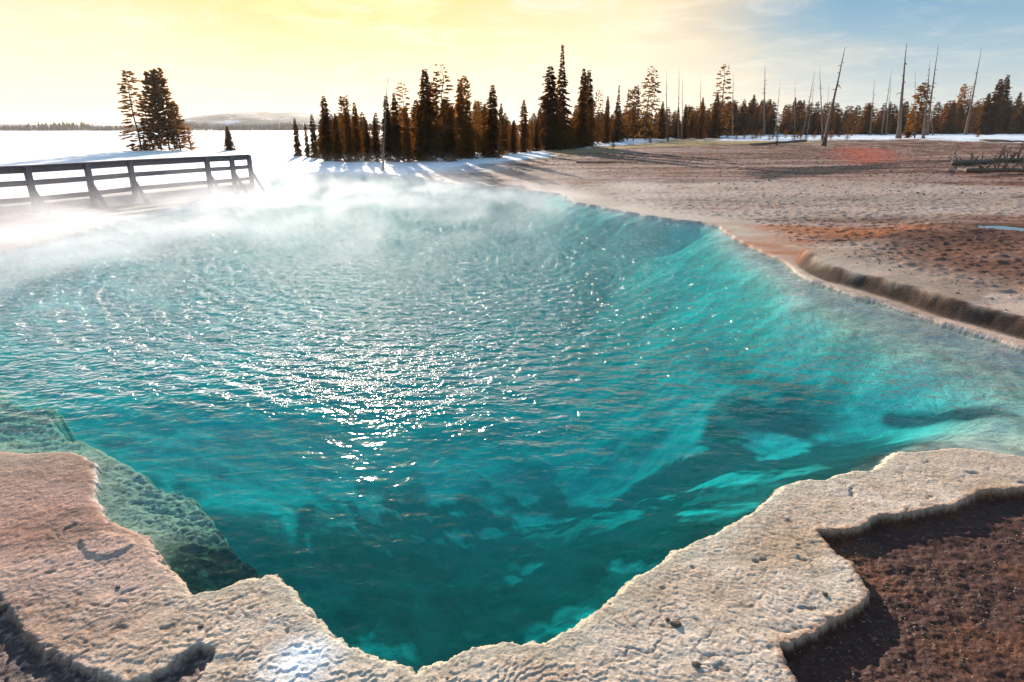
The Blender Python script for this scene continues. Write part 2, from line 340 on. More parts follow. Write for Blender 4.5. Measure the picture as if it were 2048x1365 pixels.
    st = sm(-0.12, 0.30, fbm((x+0.35*y)*4.5, (y-0.2*x)*0.8, 4, 113))
    dark = np.clip(dark*1.0 + 0.95*core*(0.7+0.5*st) + 0.85*band*(0.5+st) - 1.1*np.exp(-((x-c3[0])/0.6)**2 - ((y-c3[1])/1.6)**2), 0, 1)
    fl = lerp(fl, C(0.030, 0.055, 0.048), dark*0.95)
    fe = sm(4.8, 2.8, x)*np.maximum(sm(1.7, 0.5, din + 0.5*q + 0.4*q2)*sm(5.6, 4.4, y + 0.05*x), 0.92*sm(7.2, 4.6, y + 0.2*x + 2.2*q2 + 2.2*q))*0.93*(1 - np.exp(-((x-c3[0])/0.5)**2 - ((y-c3[1])/1.4)**2)); fe = fe*(1 - 0.75*sm(0.12, 0.42, q2)*sm(0.3, 0.9, din))*(1 - 0.72*sm(0.03, 0.32, fbm((x+0.45*y)*1.9, (y-0.3*x)*0.45, 4, 113))*sm(0.2, 0.8, din))*(1 - 0.5*sm(0.05, 0.35, fbm(x*1.6, y*1.6, 4, 114))*sm(0.2, 0.8, din)); fl = lerp(fl, C(0.020, 0.042, 0.028), fe)
    left = np.exp(-((x-P(250, 830)[0])/1.0)**2 - ((y-P(250, 830)[1])/0.75)**2) + np.exp(-((x-P(350, 880)[0])/0.45)**2 - ((y-P(350, 880)[1])/0.5)**2)
    fl = lerp(fl, C(0.05, 0.07, 0.075), np.clip(left*1.1+0.5*q*left, 0, 0.92))
    # left shelf: pale green gravelly algae turning into dark lumps
    shc = np.tile(C(0.40, 0.42, 0.31), (n, 1)); shc = lerp(shc, C(0.13, 0.17, 0.12), sm(-0.15, 0.45, n_x + 0.7*n_f))
    ce = P(440, 1110); dk = np.exp(-((x-ce[0])/0.42)**2 - ((y-ce[1])/0.34)**2)
    dk = np.clip(dk*1.5, 0, 1)
    algae = np.tile(C(0.028, 0.045, 0.028), (n, 1)); algae = lerp(algae, C(0.12, 0.20, 0.10), sm(0.15, 0.5, n_f + 0.5*n_x))
    shc = lerp(shc, algae, dk)
    fl = lerp(fl, shc, sm(-0.02, 0.05, dsh))
    rsc = np.tile(C(0.62, 0.54, 0.40), (n, 1)); rsc = lerp(rsc, C(0.34, 0.29, 0.21), sm(-0.1, 0.4, fbm(x*5, y*2.2, 4, 121)))
    strip = sm(1.1, 0.3, din)*sm(0.0, 0.3, din+0.1)*sm(4.6, 5.4, y)
    rsc = lerp(rsc, C(0.26, 0.29, 0.32), strip*0.7)
    fl = lerp(fl, rsc, sm(-0.2, 0.5, drs + 0.3*n_s)*0.9)
    fl = lerp(fl, C(0.045, 0.05, 0.05), np.clip(rk*2.0, 0, 0.95))
    rim = sm(0.05, 0.0, din); fl = lerp(fl, C(0.40, 0.38, 0.28), rim*0.5)
    col = np.where(wat[:, None], fl, col)
    rough = np.where(wat, 0.9, rough)
    return z, np.clip(col, 0.005, 0.95), rough

PUD_Z = None
PUD_Z = float(np.median(ground_fields(PUDDLE[:, 0], PUDDLE[:, 1], False)))
def grid_mesh(name, X, Y, Z, close=False):
    R, Cn = X.shape
    me = bpy.data.meshes.new(name)
    me.vertices.add(R*Cn); me.vertices.foreach_set('co', np.stack([X.ravel(), Y.ravel(), Z.ravel()], 1).ravel().astype(np.float32))
    i = np.arange(R-1)[:, None]; j = np.arange(Cn if close else Cn-1)[None, :]; j2 = (j+1) % Cn
    q = np.stack([i*Cn+j, i*Cn+j2, (i+1)*Cn+j2, (i+1)*Cn+j], -1).reshape(-1, 4)
    F = len(q); me.loops.add(F*4); me.loops.foreach_set('vertex_index', q.ravel().astype(np.int32))
    me.polygons.add(F); me.polygons.foreach_set('loop_start', (np.arange(F)*4).astype(np.int32))
    me.update(calc_edges=True); me.polygons.foreach_set('use_smooth', np.ones(F, bool)); me.update()
    return me
COL = scene.collection
def link(name, me, mat=None, parent=None, **props):
    o = bpy.data.objects.new(name, me); COL.objects.link(o)
    if mat is not None and len(me.materials) == 0: me.materials.append(mat)
    if parent is not None: o.parent = parent
    for k, v in props.items(): o[k] = v
    return o

# ------------------------------------------------------------------ materials
def new_mat(name):
    m = bpy.data.materials.new(name); m.use_nodes = True; nt = m.node_tree
    b = nt.nodes['Principled BSDF']; return m, nt, b, nt.links.new
def ground_material():
    m, nt, b, L = new_mat('ground')
    a = nd(nt, 'ShaderNodeAttribute', attribute_name='albedo'); ra = nd(nt, 'ShaderNodeAttribute', attribute_name='rough')
    tc = nd(nt, 'ShaderNodeTexCoord')
    n1 = nd(nt, 'ShaderNodeTexNoise', inp={'Scale': 60.0, 'Detail': 5.0, 'Roughness': 0.65}); L(tc.outputs['Object'], n1.inputs['Vector'])
    n2 = nd(nt, 'ShaderNodeTexNoise', inp={'Scale': 9.0, 'Detail': 8.0, 'Roughness': 0.7}); L(tc.outputs['Object'], n2.inputs['Vector'])
    v = ramp(nt, n1.outputs[0], [(0.3, (0.62,)*3), (0.68, (1.28,)*3)])
    v2 = ramp(nt, n2.outputs[0], [(0.3, (0.78,)*3), (0.7, (1.18,)*3)])
    c = mix_c(nt, 1.0, a.outputs['Color'], v.outputs[0], 'MULTIPLY'); c = mix_c(nt, 1.0, c, v2.outputs[0], 'MULTIPLY')
    L(c, b.inputs['Base Color']); L(ra.outputs['Fac'], b.inputs['Roughness']); L(math_n(nt, 'MULTIPLY', math_n(nt, 'SUBTRACT', 0.90, ra.outputs['Fac'], True), 0.8), b.inputs['Specular IOR Level'])
    bp = nd(nt, 'ShaderNodeBump', inp={'Strength': 0.7, 'Distance': 0.008}); L(n1.outputs[0], bp.inputs['Height'])
    bp2 = nd(nt, 'ShaderNodeBump', inp={'Strength': 0.5, 'Distance': 0.035}); L(n2.outputs[0], bp2.inputs['Height']); L(bp.outputs[0], bp2.inputs['Normal'])
    L(bp2.outputs[0], b.inputs['Normal'])
    return m
M_ground = ground_material()

def simple_mat(name, c1, c2, scale, rough=0.9, bump=0.0, stretch=None, detail=4.0, lo=0.35, hi=0.65):
    m, nt, b, L = new_mat(name); tc = nd(nt, 'ShaderNodeTexCoord'); src = tc.outputs['Object']
    if stretch:
        mp = nd(nt, 'ShaderNodeMapping'); mp.inputs['Scale'].default_value = stretch; L(src, mp.inputs[0]); src = mp.outputs[0]
    n = nd(nt, 'ShaderNodeTexNoise', inp={'Scale': scale, 'Detail': detail, 'Roughness': 0.6}); L(src, n.inputs['Vector'])
    r = ramp(nt, n.outputs[0], [(lo, c1), (hi, c2)]); L(r.outputs[0], b.inputs['Base Color']); b.inputs['Roughness'].default_value = rough
    b.inputs['Specular IOR Level'].default_value = 0.25
    if bump:
        bp = nd(nt, 'ShaderNodeBump', inp={'Strength': 0.7, 'Distance': bump}); L(n.outputs[0], bp.inputs['Height']); L(bp.outputs[0], b.inputs['Normal'])
    return m
def foliage_mat(name, c1, c2, ct, tw):
    m, nt, b, L = new_mat(name)
    oi = nd(nt, 'ShaderNodeObjectInfo'); tc = nd(nt, 'ShaderNodeTexCoord')
    n = nd(nt, 'ShaderNodeTexNoise', inp={'Scale': 14.0, 'Detail': 2.0}); L(tc.outputs['Object'], n.inputs['Vector'])
    r = ramp(nt, n.outputs[0], [(0.35, c1), (0.65, c2)])
    rr = ramp(nt, oi.outputs['Random'], [(0, (0.7, 0.7, 0.7)), (1, (1.3, 1.25, 1.2))])
    c = mix_c(nt, 1.0, r.outputs[0], rr.outputs[0], 'MULTIPLY')
    L(c, b.inputs['Base Color']); b.inputs['Roughness'].default_value = 0.8; b.inputs['Specular IOR Level'].default_value = 0.15
    t = nd(nt, 'ShaderNodeBsdfTranslucent'); c2_ = mix_c(nt, 1.0, ct, rr.outputs[0], 'MULTIPLY'); L(c2_, t.inputs['Color'])
    mx = nd(nt, 'ShaderNodeMixShader'); mx.inputs[0].default_value = tw
    L(b.outputs[0], mx.inputs[1]); L(t.outputs[0], mx.inputs[2]); L(mx.outputs[0], nt.nodes['Material Output'].inputs['Surface'])
    return m
M_snow = simple_mat('snow', (0.80, 0.80, 0.83), (0.90, 0.90, 0.90), 0.02, 0.6)
M_bark = simple_mat('bark', (0.045, 0.026, 0.018), (0.11, 0.065, 0.042), 6.0, 0.9, 0.01)
M_dead = simple_mat('dead_wood', (0.10, 0.070, 0.052), (0.24, 0.175, 0.13), 5.0, 0.85, 0.01, (6, 6, 0.6))
M_fol_dark = foliage_mat('needles_dark', (0.026, 0.018, 0.008), (0.065, 0.038, 0.014), (0.26, 0.10, 0.016), 0.34)
M_fol_rust = foliage_mat('needles_rust', (0.045, 0.024, 0.010), (0.11, 0.050, 0.016), (0.36, 0.14, 0.022), 0.45)
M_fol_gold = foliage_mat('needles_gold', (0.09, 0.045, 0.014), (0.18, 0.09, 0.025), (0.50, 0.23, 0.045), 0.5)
M_wood = simple_mat('weathered_timber', (0.17, 0.125, 0.13), (0.34, 0.27, 0.26), 4.0, 0.85, 0.004, (1, 8, 8))
M_rock = simple_mat('rock', (0.10, 0.07, 0.055), (0.28, 0.20, 0.15), 30.0, 0.85, 0.01)

# ------------------------------------------------------------------ the ground: one sheet, rings around the viewpoint
def build_ground():
    a1 = np.radians(np.arange(-50, 50.001, 0.125)); a2 = np.radians(np.arange(52, 308.1, 2.0))
    az = np.concatenate([a1, a2])
    rr = [0.02, 0.5, 1.0, 1.4]
    r = 1.75
    while r < 5.2: rr.append(r); r *= 1.0026
    while r < 25: rr.append(r); r *= 1.0038
    while r < 70: rr.append(r); r *= 1.0072
    while r < 1800: rr.append(r); r *= 1.025
    rr = np.array(rr)
    A, R = np.meshgrid(az, rr)
    X = R*np.sin(A); Y = R*np.cos(A)
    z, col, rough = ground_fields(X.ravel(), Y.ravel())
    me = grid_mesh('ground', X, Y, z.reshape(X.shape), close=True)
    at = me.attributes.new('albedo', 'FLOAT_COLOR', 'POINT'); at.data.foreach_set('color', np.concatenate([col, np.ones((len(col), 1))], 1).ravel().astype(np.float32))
    at = me.attributes.new('rough', 'FLOAT', 'POINT'); at.data.foreach_set('value', rough.astype(np.float32))
    me.flip_normals()
    link('ground', me, M_ground, kind='structure')
build_ground()
def gz(x, y):
    return float(ground_fields(np.array([x]), np.array([y]), False)[0])

LAKE_Z = -1.6
def build_lake():
    xs = [-6000, -700, -40, 1200, 5000.]; ys = [-2000, -200, 44, 600, 1500, 6000.]
    V = [(a, b, LAKE_Z) for b in ys for a in xs]; F = []
    for j in range(len(ys)-1):
        for i in range(len(xs)-1):
            if xs[i] >= -40 and xs[i] < 1200 and ys[j] < 44: continue
            F.append((j*5+i, j*5+i+1, (j+1)*5+i+1, (j+1)*5+i))
    me = bpy.data.meshes.new('frozen_lake'); me.from_pydata(V, [], F); me.materials.append(M_snow); link('frozen_lake', me, M_snow, kind='structure')
build_lake()

# ------------------------------------------------------------------ far shore and hills
def hill_material():
    m, nt, b, L = new_mat('far_hills'); tc = nd(nt, 'ShaderNodeTexCoord')
    mp = nd(nt, 'ShaderNodeMapping'); mp.inputs['Scale'].default_value = (1, 1, 2.5); L(tc.outputs['Object'], mp.inputs[0])
    n = nd(nt, 'ShaderNodeTexNoise', inp={'Scale': 0.02, 'Detail': 7.0, 'Roughness': 0.68}); L(mp.outputs[0], n.inputs['Vector'])
    r = ramp(nt, n.outputs[0], [(0.54, (0.06, 0.052, 0.05)), (0.62, (0.6, 0.6, 0.62))]); L(r.outputs[0], b.inputs['Base Color'])
    b.inputs['Roughness'].default_value = 0.9; return m
def build_hills():
    def pz(px, py, d): return height_at(px, py, d)
    M = hill_material()
    # profile of the skyline: (px, py)
    prof = [(-600, 240), (-200, 244), (0, 246), (120, 249), (250, 250), (330, 252), (400, 250), (440, 243), (480, 235), (520, 227), (560, 224), (600, 223), (660, 225), (720, 232), (800, 240), (900, 247), (1050, 251), (1400, 252), (2600, 250)]
    D0 = 1500.0; depth = 700.0
    px = np.linspace(-600, 2600, 420); py = np.interp(px, [p[0] for p in prof], [p[1] for p in prof])
    top = np.array([pz(a, b, D0+depth*0.5) for a, b in zip(px, py)])
    xs = (px - W/2)/FPX*(D0+depth*0.5)*1.056
    rows = np.linspace(0, 1, 40); X = np.tile(xs, (40, 1)); Y = D0 + depth*rows[:, None] + 0*X
    X = X*(0.75+0.5*rows[:, None]) if False else X
    shape = np.sin(np.pi*np.clip(rows, 0, 1))[:, None]**0.8
    nz = fbm(X*0.012, Y*0.012, 4, 131)
    Z = LAKE_Z - 2 + (top[None, :] - LAKE_Z + 2)*shape*(1+0.10*nz) + 0.9*fbm(X*0.08, Y*0.05, 2, 133)*shape
    me = grid_mesh('hills', X, Y, Z); me.flip_normals(); link('hills', me, M, kind='structure')
    # dark wooded far shore: thousands of tiny trees, one mass
    r = random.Random(3); V = []; F = []
    for i in range(9000):
        X0 = r.uniform(-1500, 1700); Y0 = r.uniform(1380, 1560)
        hh = r.uniform(9, 17)*(0.7+0.5*math.sin(X0*0.011)*math.sin(X0*0.037+1)) ; w = hh*0.16
        b0 = LAKE_Z + (Y0-1380)*0.025; k = len(V); a = r.random()*3
        for j in range(4): V.append((X0+w*math.cos(a+j*1.571), Y0+w*math.sin(a+j*1.571), b0-1))
        V.append((X0, Y0, b0+hh)); F += [(k, k+1, k+4), (k+1, k+2, k+4), (k+2, k+3, k+4), (k+3, k, k+4)]
    me = bpy.data.meshes.new('distant_forest'); me.from_pydata(V, [], F)
    link('distant_forest', me, M_fol_dark, kind='stuff', label='dark strip of far-off forest along the opposite lake shore', category='forest')
    me = grid_mesh('far_shore', *(lambda X, Y: (X, Y, LAKE_Z - 0.3 + (Y-1360)*0.025))(*np.meshgrid(np.linspace(-1700, 1900, 30), np.linspace(1360, 1600, 6)))); me.flip_normals()
    link('far_shore', me, M, kind='structure')
build_hills()

# ------------------------------------------------------------------ water
def water_material():
    m, nt, b, L = new_mat('water'); out = nt.nodes['Material Output']; nt.nodes.remove(b)
    tc = nd(nt, 'ShaderNodeTexCoord'); O = tc.outputs['Object']
    # ripples spreading in wide arcs from the two boiling spots
    def arcs(cx, cy, wl, dist):
        mp = nd(nt, 'ShaderNodeMapping'); mp.inputs['Location'].default_value = (-cx, -cy, 0); L(O, mp.inputs[0])
        w = nd(nt, 'ShaderNodeTexWave', wave_type='RINGS', rings_direction='Z', wave_profile='SIN', inp={'Scale': 0.314/wl, 'Distortion': dist, 'Detail': 2.0, 'Detail Scale': 1.2, 'Detail Roughness': 0.5})
        L(mp.outputs[0], w.inputs['Vector']); return w.outputs['Fac']
    mp = nd(nt, 'ShaderNodeMapping'); mp.inputs['Scale'].default_value = (1, 1.5, 1); mp.inputs['Rotation'].default_value = (0, 0, 0.12); L(O, mp.inputs[0])
    n1 = nd(nt, 'ShaderNodeTexNoise', inp={'Scale': 4.2, 'Detail': 3.0, 'Roughness': 0.55, 'Distortion': 0.4}); L(mp.outputs[0], n1.inputs['Vector'])
    n2 = nd(nt, 'ShaderNodeTexNoise', inp={'Scale': 9.5, 'Detail': 1.5, 'Roughness': 0.5}); L(mp.outputs[0], n2.inputs['Vector'])
    # activity: calm by the near shore, lively out in the pool (the breeze and the vents there)
    sep = nd(nt, 'ShaderNodeSeparateXYZ'); L(O, sep.inputs[0])
    na = nd(nt, 'ShaderNodeTexNoise', inp={'Scale': 0.35, 'Detail': 2.0}); L(O, na.inputs['Vector'])
    yy = math_n(nt, 'ADD', sep.outputs[1], math_n(nt, 'MULTIPLY', math_n(nt, 'SUBTRACT', na.outputs[0], 0.5), 4.0))
    act = ramp(nt, math_n(nt, 'DIVIDE', yy, 14.0), ACT)
    h = math_n(nt, 'ADD', math_n(nt, 'MULTIPLY', arcs(-1.2, 12.0, 0.23, 5.0), 0.10), math_n(nt, 'MULTIPLY', arcs(5.0, 16.0, 0.31, 5.0), 0.12))
    h = math_n(nt, 'ADD', h, math_n(nt, 'MULTIPLY', n1.outputs[0], 0.85)); h = math_n(nt, 'ADD', h, math_n(nt, 'MULTIPLY', n2.outputs[0], 0.32))
    h = math_n(nt, 'MULTIPLY', h, act.outputs[0])
    bp = nd(nt, 'ShaderNodeBump', inp={'Strength': 1.0, 'Distance': WAVE}); L(h, bp.inputs['Height'])
    gl = nd(nt, 'ShaderNodeBsdfGlossy', distribution='GGX'); gl.inputs['Roughness'].default_value = 0.07; L(bp.outputs[0], gl.inputs['Normal'])
    tr = nd(nt, 'ShaderNodeBsdfTransparent')
    # reflectance of a water surface, the same for light going in and coming out
    ge = nd(nt, 'ShaderNodeNewGeometry'); dt = nd(nt, 'ShaderNodeVectorMath', operation='DOT_PRODUCT'); L(bp.outputs[0], dt.inputs[0]); L(ge.outputs['Incoming'], dt.inputs[1])
    om = math_n(nt, 'SUBTRACT', 1.0, math_n(nt, 'ABSOLUTE', dt.outputs['Value']), True)
    fr = math_n(nt, 'ADD', math_n(nt, 'MULTIPLY', math_n(nt, 'POWER', om, 5.0), 0.98), 0.02, True)
    mx = nd(nt, 'ShaderNodeMixShader'); L(fr, mx.inputs[0]); L(tr.outputs[0], mx.inputs[1]); L(gl.outputs[0], mx.inputs[2])
    L(mx.outputs[0], out.inputs['Surface'])
    ab = nd(nt, 'ShaderNodeVolumeAbsorption'); ab.inputs['Color'].default_value = (*ABS_C, 1); ab.inputs['Density'].default_value = ABS_D
    sc = nd(nt, 'ShaderNodeVolumeScatter'); sc.inputs['Color'].default_value = (*SCA_C, 1); sc.inputs['Density'].default_value = SCA_D; sc.inputs['Anisotropy'].default_value = 0.2
    ad = nd(nt, 'ShaderNodeAddShader'); L(ab.outputs[0], ad.inputs[0]); L(sc.outputs[0], ad.inputs[1]); L(ad.outputs[0], out.inputs['Volume'])
    m.cycles.homogeneous_volume = True
    return m
WAVE = 0.23
ACT = [(0.0, (0.04,)*3), (0.31, (0.08,)*3), (0.40, (0.45,)*3), (0.56, (1.0,)*3)]
ABS_C = (0.0, 0.912, 0.920); ABS_D = 0.95
SCA_C = (0.03, 0.84, 0.95); SCA_D = 0.038
def build_water():
    # grow the outline a little so its edge lies inside the banks
    pts = [Vector(p) for p in POOL]; n = len(pts)
    area = sum(pts[i].x*pts[(i+1) % n].y - pts[(i+1) % n].x*pts[i].y for i in range(n))
    s = 1 if area > 0 else -1; out = []
    for i in range(n):
        a, b, c = pts[i-1], pts[i], pts[(i+1) % n]
        t = ((b-a).normalized() + (c-b).normalized()); t = t.normalized() if t.length > 1e-6 else (c-b).normalized()
        nrm = Vector((t.y, -t.x))*s; out.append(b + nrm*0.10*max(1, b.length/6))
    if s < 0: out.reverse()
    V = [(p.x, p.y, 0.012) for p in out] + [(p.x, p.y, -7.5) for p in out]; n = len(out)
    F = [tuple(range(n)), tuple(range(2*n-1, n-1, -1))] + [(i, i+n, (i+1) % n + n, (i+1) % n) for i in range(n)]
    me = bpy.data.meshes.new('pool_water'); me.from_pydata(V, [], F); me.update()
    o = link('pool_water', me, water_material(), kind='structure')
build_water()

# ------------------------------------------------------------------ trees
def tube(V, F, pts, rad, k=6):
    """tapered tube through pts"""
    base = len(V); n = len(pts)
    for i, p in enumerate(pts):
        p = Vector(p); d = (Vector(pts[min(i+1, n-1)]) - Vector(pts[max(i-1, 0)])).normalized()
        a = d.cross(Vector((0.3, 1, 0.1))).normalized(); b = d.cross(a)
        for j in range(k):
            t = 2*math.pi*j/k; V.append(tuple(p + (a*math.cos(t) + b*math.sin(t))*rad[i]))
    for i in range(n-1):
        for j in range(k):
            F.append((base+i*k+j, base+i*k+(j+1) % k, base+(i+1)*k+(j+1) % k, base+(i+1)*k+j))
    F.append(tuple(base+(n-1)*k+j for j in range(k))); F.append(tuple(base+j for j in reversed(range(k))))
def mesh(name, V, F, mat=None, smooth=False):
    me = bpy.data.meshes.new(name); me.from_pydata([tuple(v) for v in V], [], F); me.update()
    if mat: me.materials.append(mat)
    if smooth: me.polygons.foreach_set('use_smooth', [True]*len(me.polygons))
    return me
def blade(V, F, p, d, ln, w, r):
    """needle clump: two crossed tapered leaves"""
    d = d.normalized(); up = Vector((r.uniform(-.4, .4), r.uniform(-.4, .4), 1)); s = d.cross(up)
    if s.length < 1e-3: s = Vector((1, 0, 0))
    s.normalize(); t = s.cross(d)
    for q in (s, t*0.8):
        k = len(V); m = p + d*ln*0.45
        V += [tuple(p), tuple(m + q*w), tuple(p + d*ln), tuple(m - q*w)]; F.append((k, k+1, k+2, k+3))
def crown_mesh(kind, seed, mat, dens=1.0):
    r = random.Random(seed); V = []; F = []
    lean = (r.uniform(-.01, .01), r.uniform(-.01, .01))
    if kind == 'fir':      lo, wid, nl, pw, gap = 0.02, 0.20, 46, 0.90, 0.02
    elif kind == 'spruce': lo, wid, nl, pw, gap = 0.03, 0.165, 46, 0.80, 0.06
    elif kind == 'spire':  lo, wid, nl, pw, gap = 0.03, 0.20, 42, 1.7, 0.10
    elif kind == 'pine':   lo, wid, nl, pw, gap = 0.12, 0.15, 30, 0.40, 0.15
    elif kind == 'open':   lo, wid, nl, pw, gap = 0.06, 0.17, 25, 0.55, 0.20
    elif kind == 'bush':   lo, wid, nl, pw, gap = 0.02, 0.42, 15, 0.45, 0.10
    else:                  lo, wid, nl, pw, gap = 0.10, 0.09, 20, 0.60, 0.50
    nl = int(nl*dens)
    for i in range(nl):
        h = lo + (0.985-lo)*(max(0.0, i+r.uniform(-.3, .3))/nl)**0.92
        h = min(max(h, lo), 0.985); t = (h-lo)/(1-lo)
        L0 = wid*(1-t)**pw*min(1, 0.45+t*6) * r.uniform(0.72, 1.12) + 0.006
        nb = r.randint(7, 9) if kind != 'open' else r.randint(4, 6)
        if kind == 'bush': nb = 11
        a0 = r.uniform(0, 6.28)
        for b in range(nb):
            if r.random() < gap: continue
            a = a0 + b*6.283/nb + r.uniform(-.35, .35); ln = L0*r.uniform(0.55, 1.15)
            hb = min(max(h + r.uniform(-.016, .016), 0.01), 0.99)
            dr = {'fir': -0.30, 'spruce': -0.50, 'spire': -0.40, 'pine': 0.30, 'open': -0.18, 'bush': 0.45}.get(kind, 0)+r.uniform(-.15, .15)+0.5*t*t
            d = Vector((math.cos(a), math.sin(a), dr)).normalized(); o = Vector((lean[0]*h, lean[1]*h, hb))
            k = len(V); sd = Vector((-d.y, d.x, 0))*0.0022
            V += [tuple(o+sd), tuple(o-sd), tuple(o+d*ln)]; F.append((k, k+1, k+2))
            m = max(2, int(ln/0.017*dens))
            for q in range(m):
                f = (q+0.6)/m; 
                if kind in ('pine', 'open') and f < 0.38: continue
                p = o + d*ln*f + Vector((0, 0, -0.10*ln*f*f))
                sp = (0.020 + 0.012*(1-f))*min(1.0, 0.30+L0/0.07)
                for w in (-1, 1, 0):
                    dd = d*0.7 + Vector((-d.y, d.x, 0))*w*r.uniform(.5, 1.1) + Vector((0, 0, r.uniform(-.5, .25)))
                    if w == 0: dd = d + Vector((r.uniform(-.3, .3), r.uniform(-.3, .3), r.uniform(-.2, .5)))
                    blade(V, F, p, dd, sp*r.uniform(.8, 1.5), 0.0088*r.uniform(.7, 1.4)*min(1.0, 0.4+L0/0.08), r)
    return mesh('crown', V, F, mat)
def trunk_mesh(seed, mat, rb=0.012, bare=False):
    r = random.Random(seed); V = []; F = []
    pts = [(r.uniform(-.004, .004)*i, r.uniform(-.004, .004)*i, -0.02 + 1.0*i/7) for i in range(8)]
    tube(V, F, pts, [rb*(1-0.9*i/7) for i in range(8)], 7)
    if bare:
        for i in range(16):
            h = r.uniform(0.25, 0.95); a = r.uniform(0, 6.28); ln = 0.05*(1.05-h)*r.uniform(.5, 1.2)
            o = Vector((0, 0, h)); tube(V, F, [o, o+Vector((math.cos(a)*ln, math.sin(a)*ln, ln*r.uniform(-.4, .3)))], [rb*0.16, rb*0.05], 3)
    return mesh('trunk', V, F, mat, True)
MATF = {'d': M_fol_dark, 'r': M_fol_rust, 'g': M_fol_gold}
_cr = {}; _tr = {}
def get_crown(kind, mk, var, dens=1.0):
    k = (kind, mk, var, dens)
    if k not in _cr: _cr[k] = crown_mesh(kind, hash((kind, var)) % 9999 if False else sum(map(ord, kind))*7+var*13, MATF[mk], dens)
    return _cr[k]
def get_trunk(var, dead=False):
    k = (var, dead)
    if k not in _tr: _tr[k] = trunk_mesh(var+5, M_dead if dead else M_bark, 0.011 if dead else 0.010, dead)
    return _tr[k]
def locate(px, py, zg=None):
    z = 0.1
    for _ in range(4):
        x, y = P(px, py, z); z2 = gz(x, y) if zg is None else zg; z = 0.5*(z+z2) if _ < 3 else z2
    x, y = P(px, py, z); return x, y, z
TR = random.Random(11)
def tree(px, ytop, ybase, kind, mk, label, group=None, wf=1.0, pos=None, cat='tree', dens=1.0):
    if pos is None: x, y, z = locate(px, ybase)
    else: x, y, z = pos
    x = (px - W/2)/FPX*(y*math.cos(PITCH) - (z-CAM_H)*math.sin(PITCH))
    # height from the skyline the tree reaches
    h = height_at(px, ytop, y) - z
    e = bpy.data.objects.new({'bush': 'shrub', 'pine': 'pine_tree', 'open': 'pine_tree', 'fir': 'fir_tree', 'spruce': 'spruce_tree', 'spire': 'spruce_tree'}[kind], None)
    COL.objects.link(e); e.location = (x, y, z); e.scale = (h*wf, h*wf, h); e.rotation_euler = (0, 0, TR.uniform(0, 6.28))
    e.empty_display_size = 0.2
    var = TR.randint(0, 3)
    link('trunk', get_trunk(var), None, e); link('crown', get_crown(kind, mk, var, dens), None, e)
    e['label'] = label; e['category'] = cat
    if group: e['group'] = group
    return e
exec_trees = True
GROVE = 'conifers of the lakeside grove'; RIGHTG = 'tall conifers at the front of the forest'; BAND = 'conifers of the forest behind the flats'
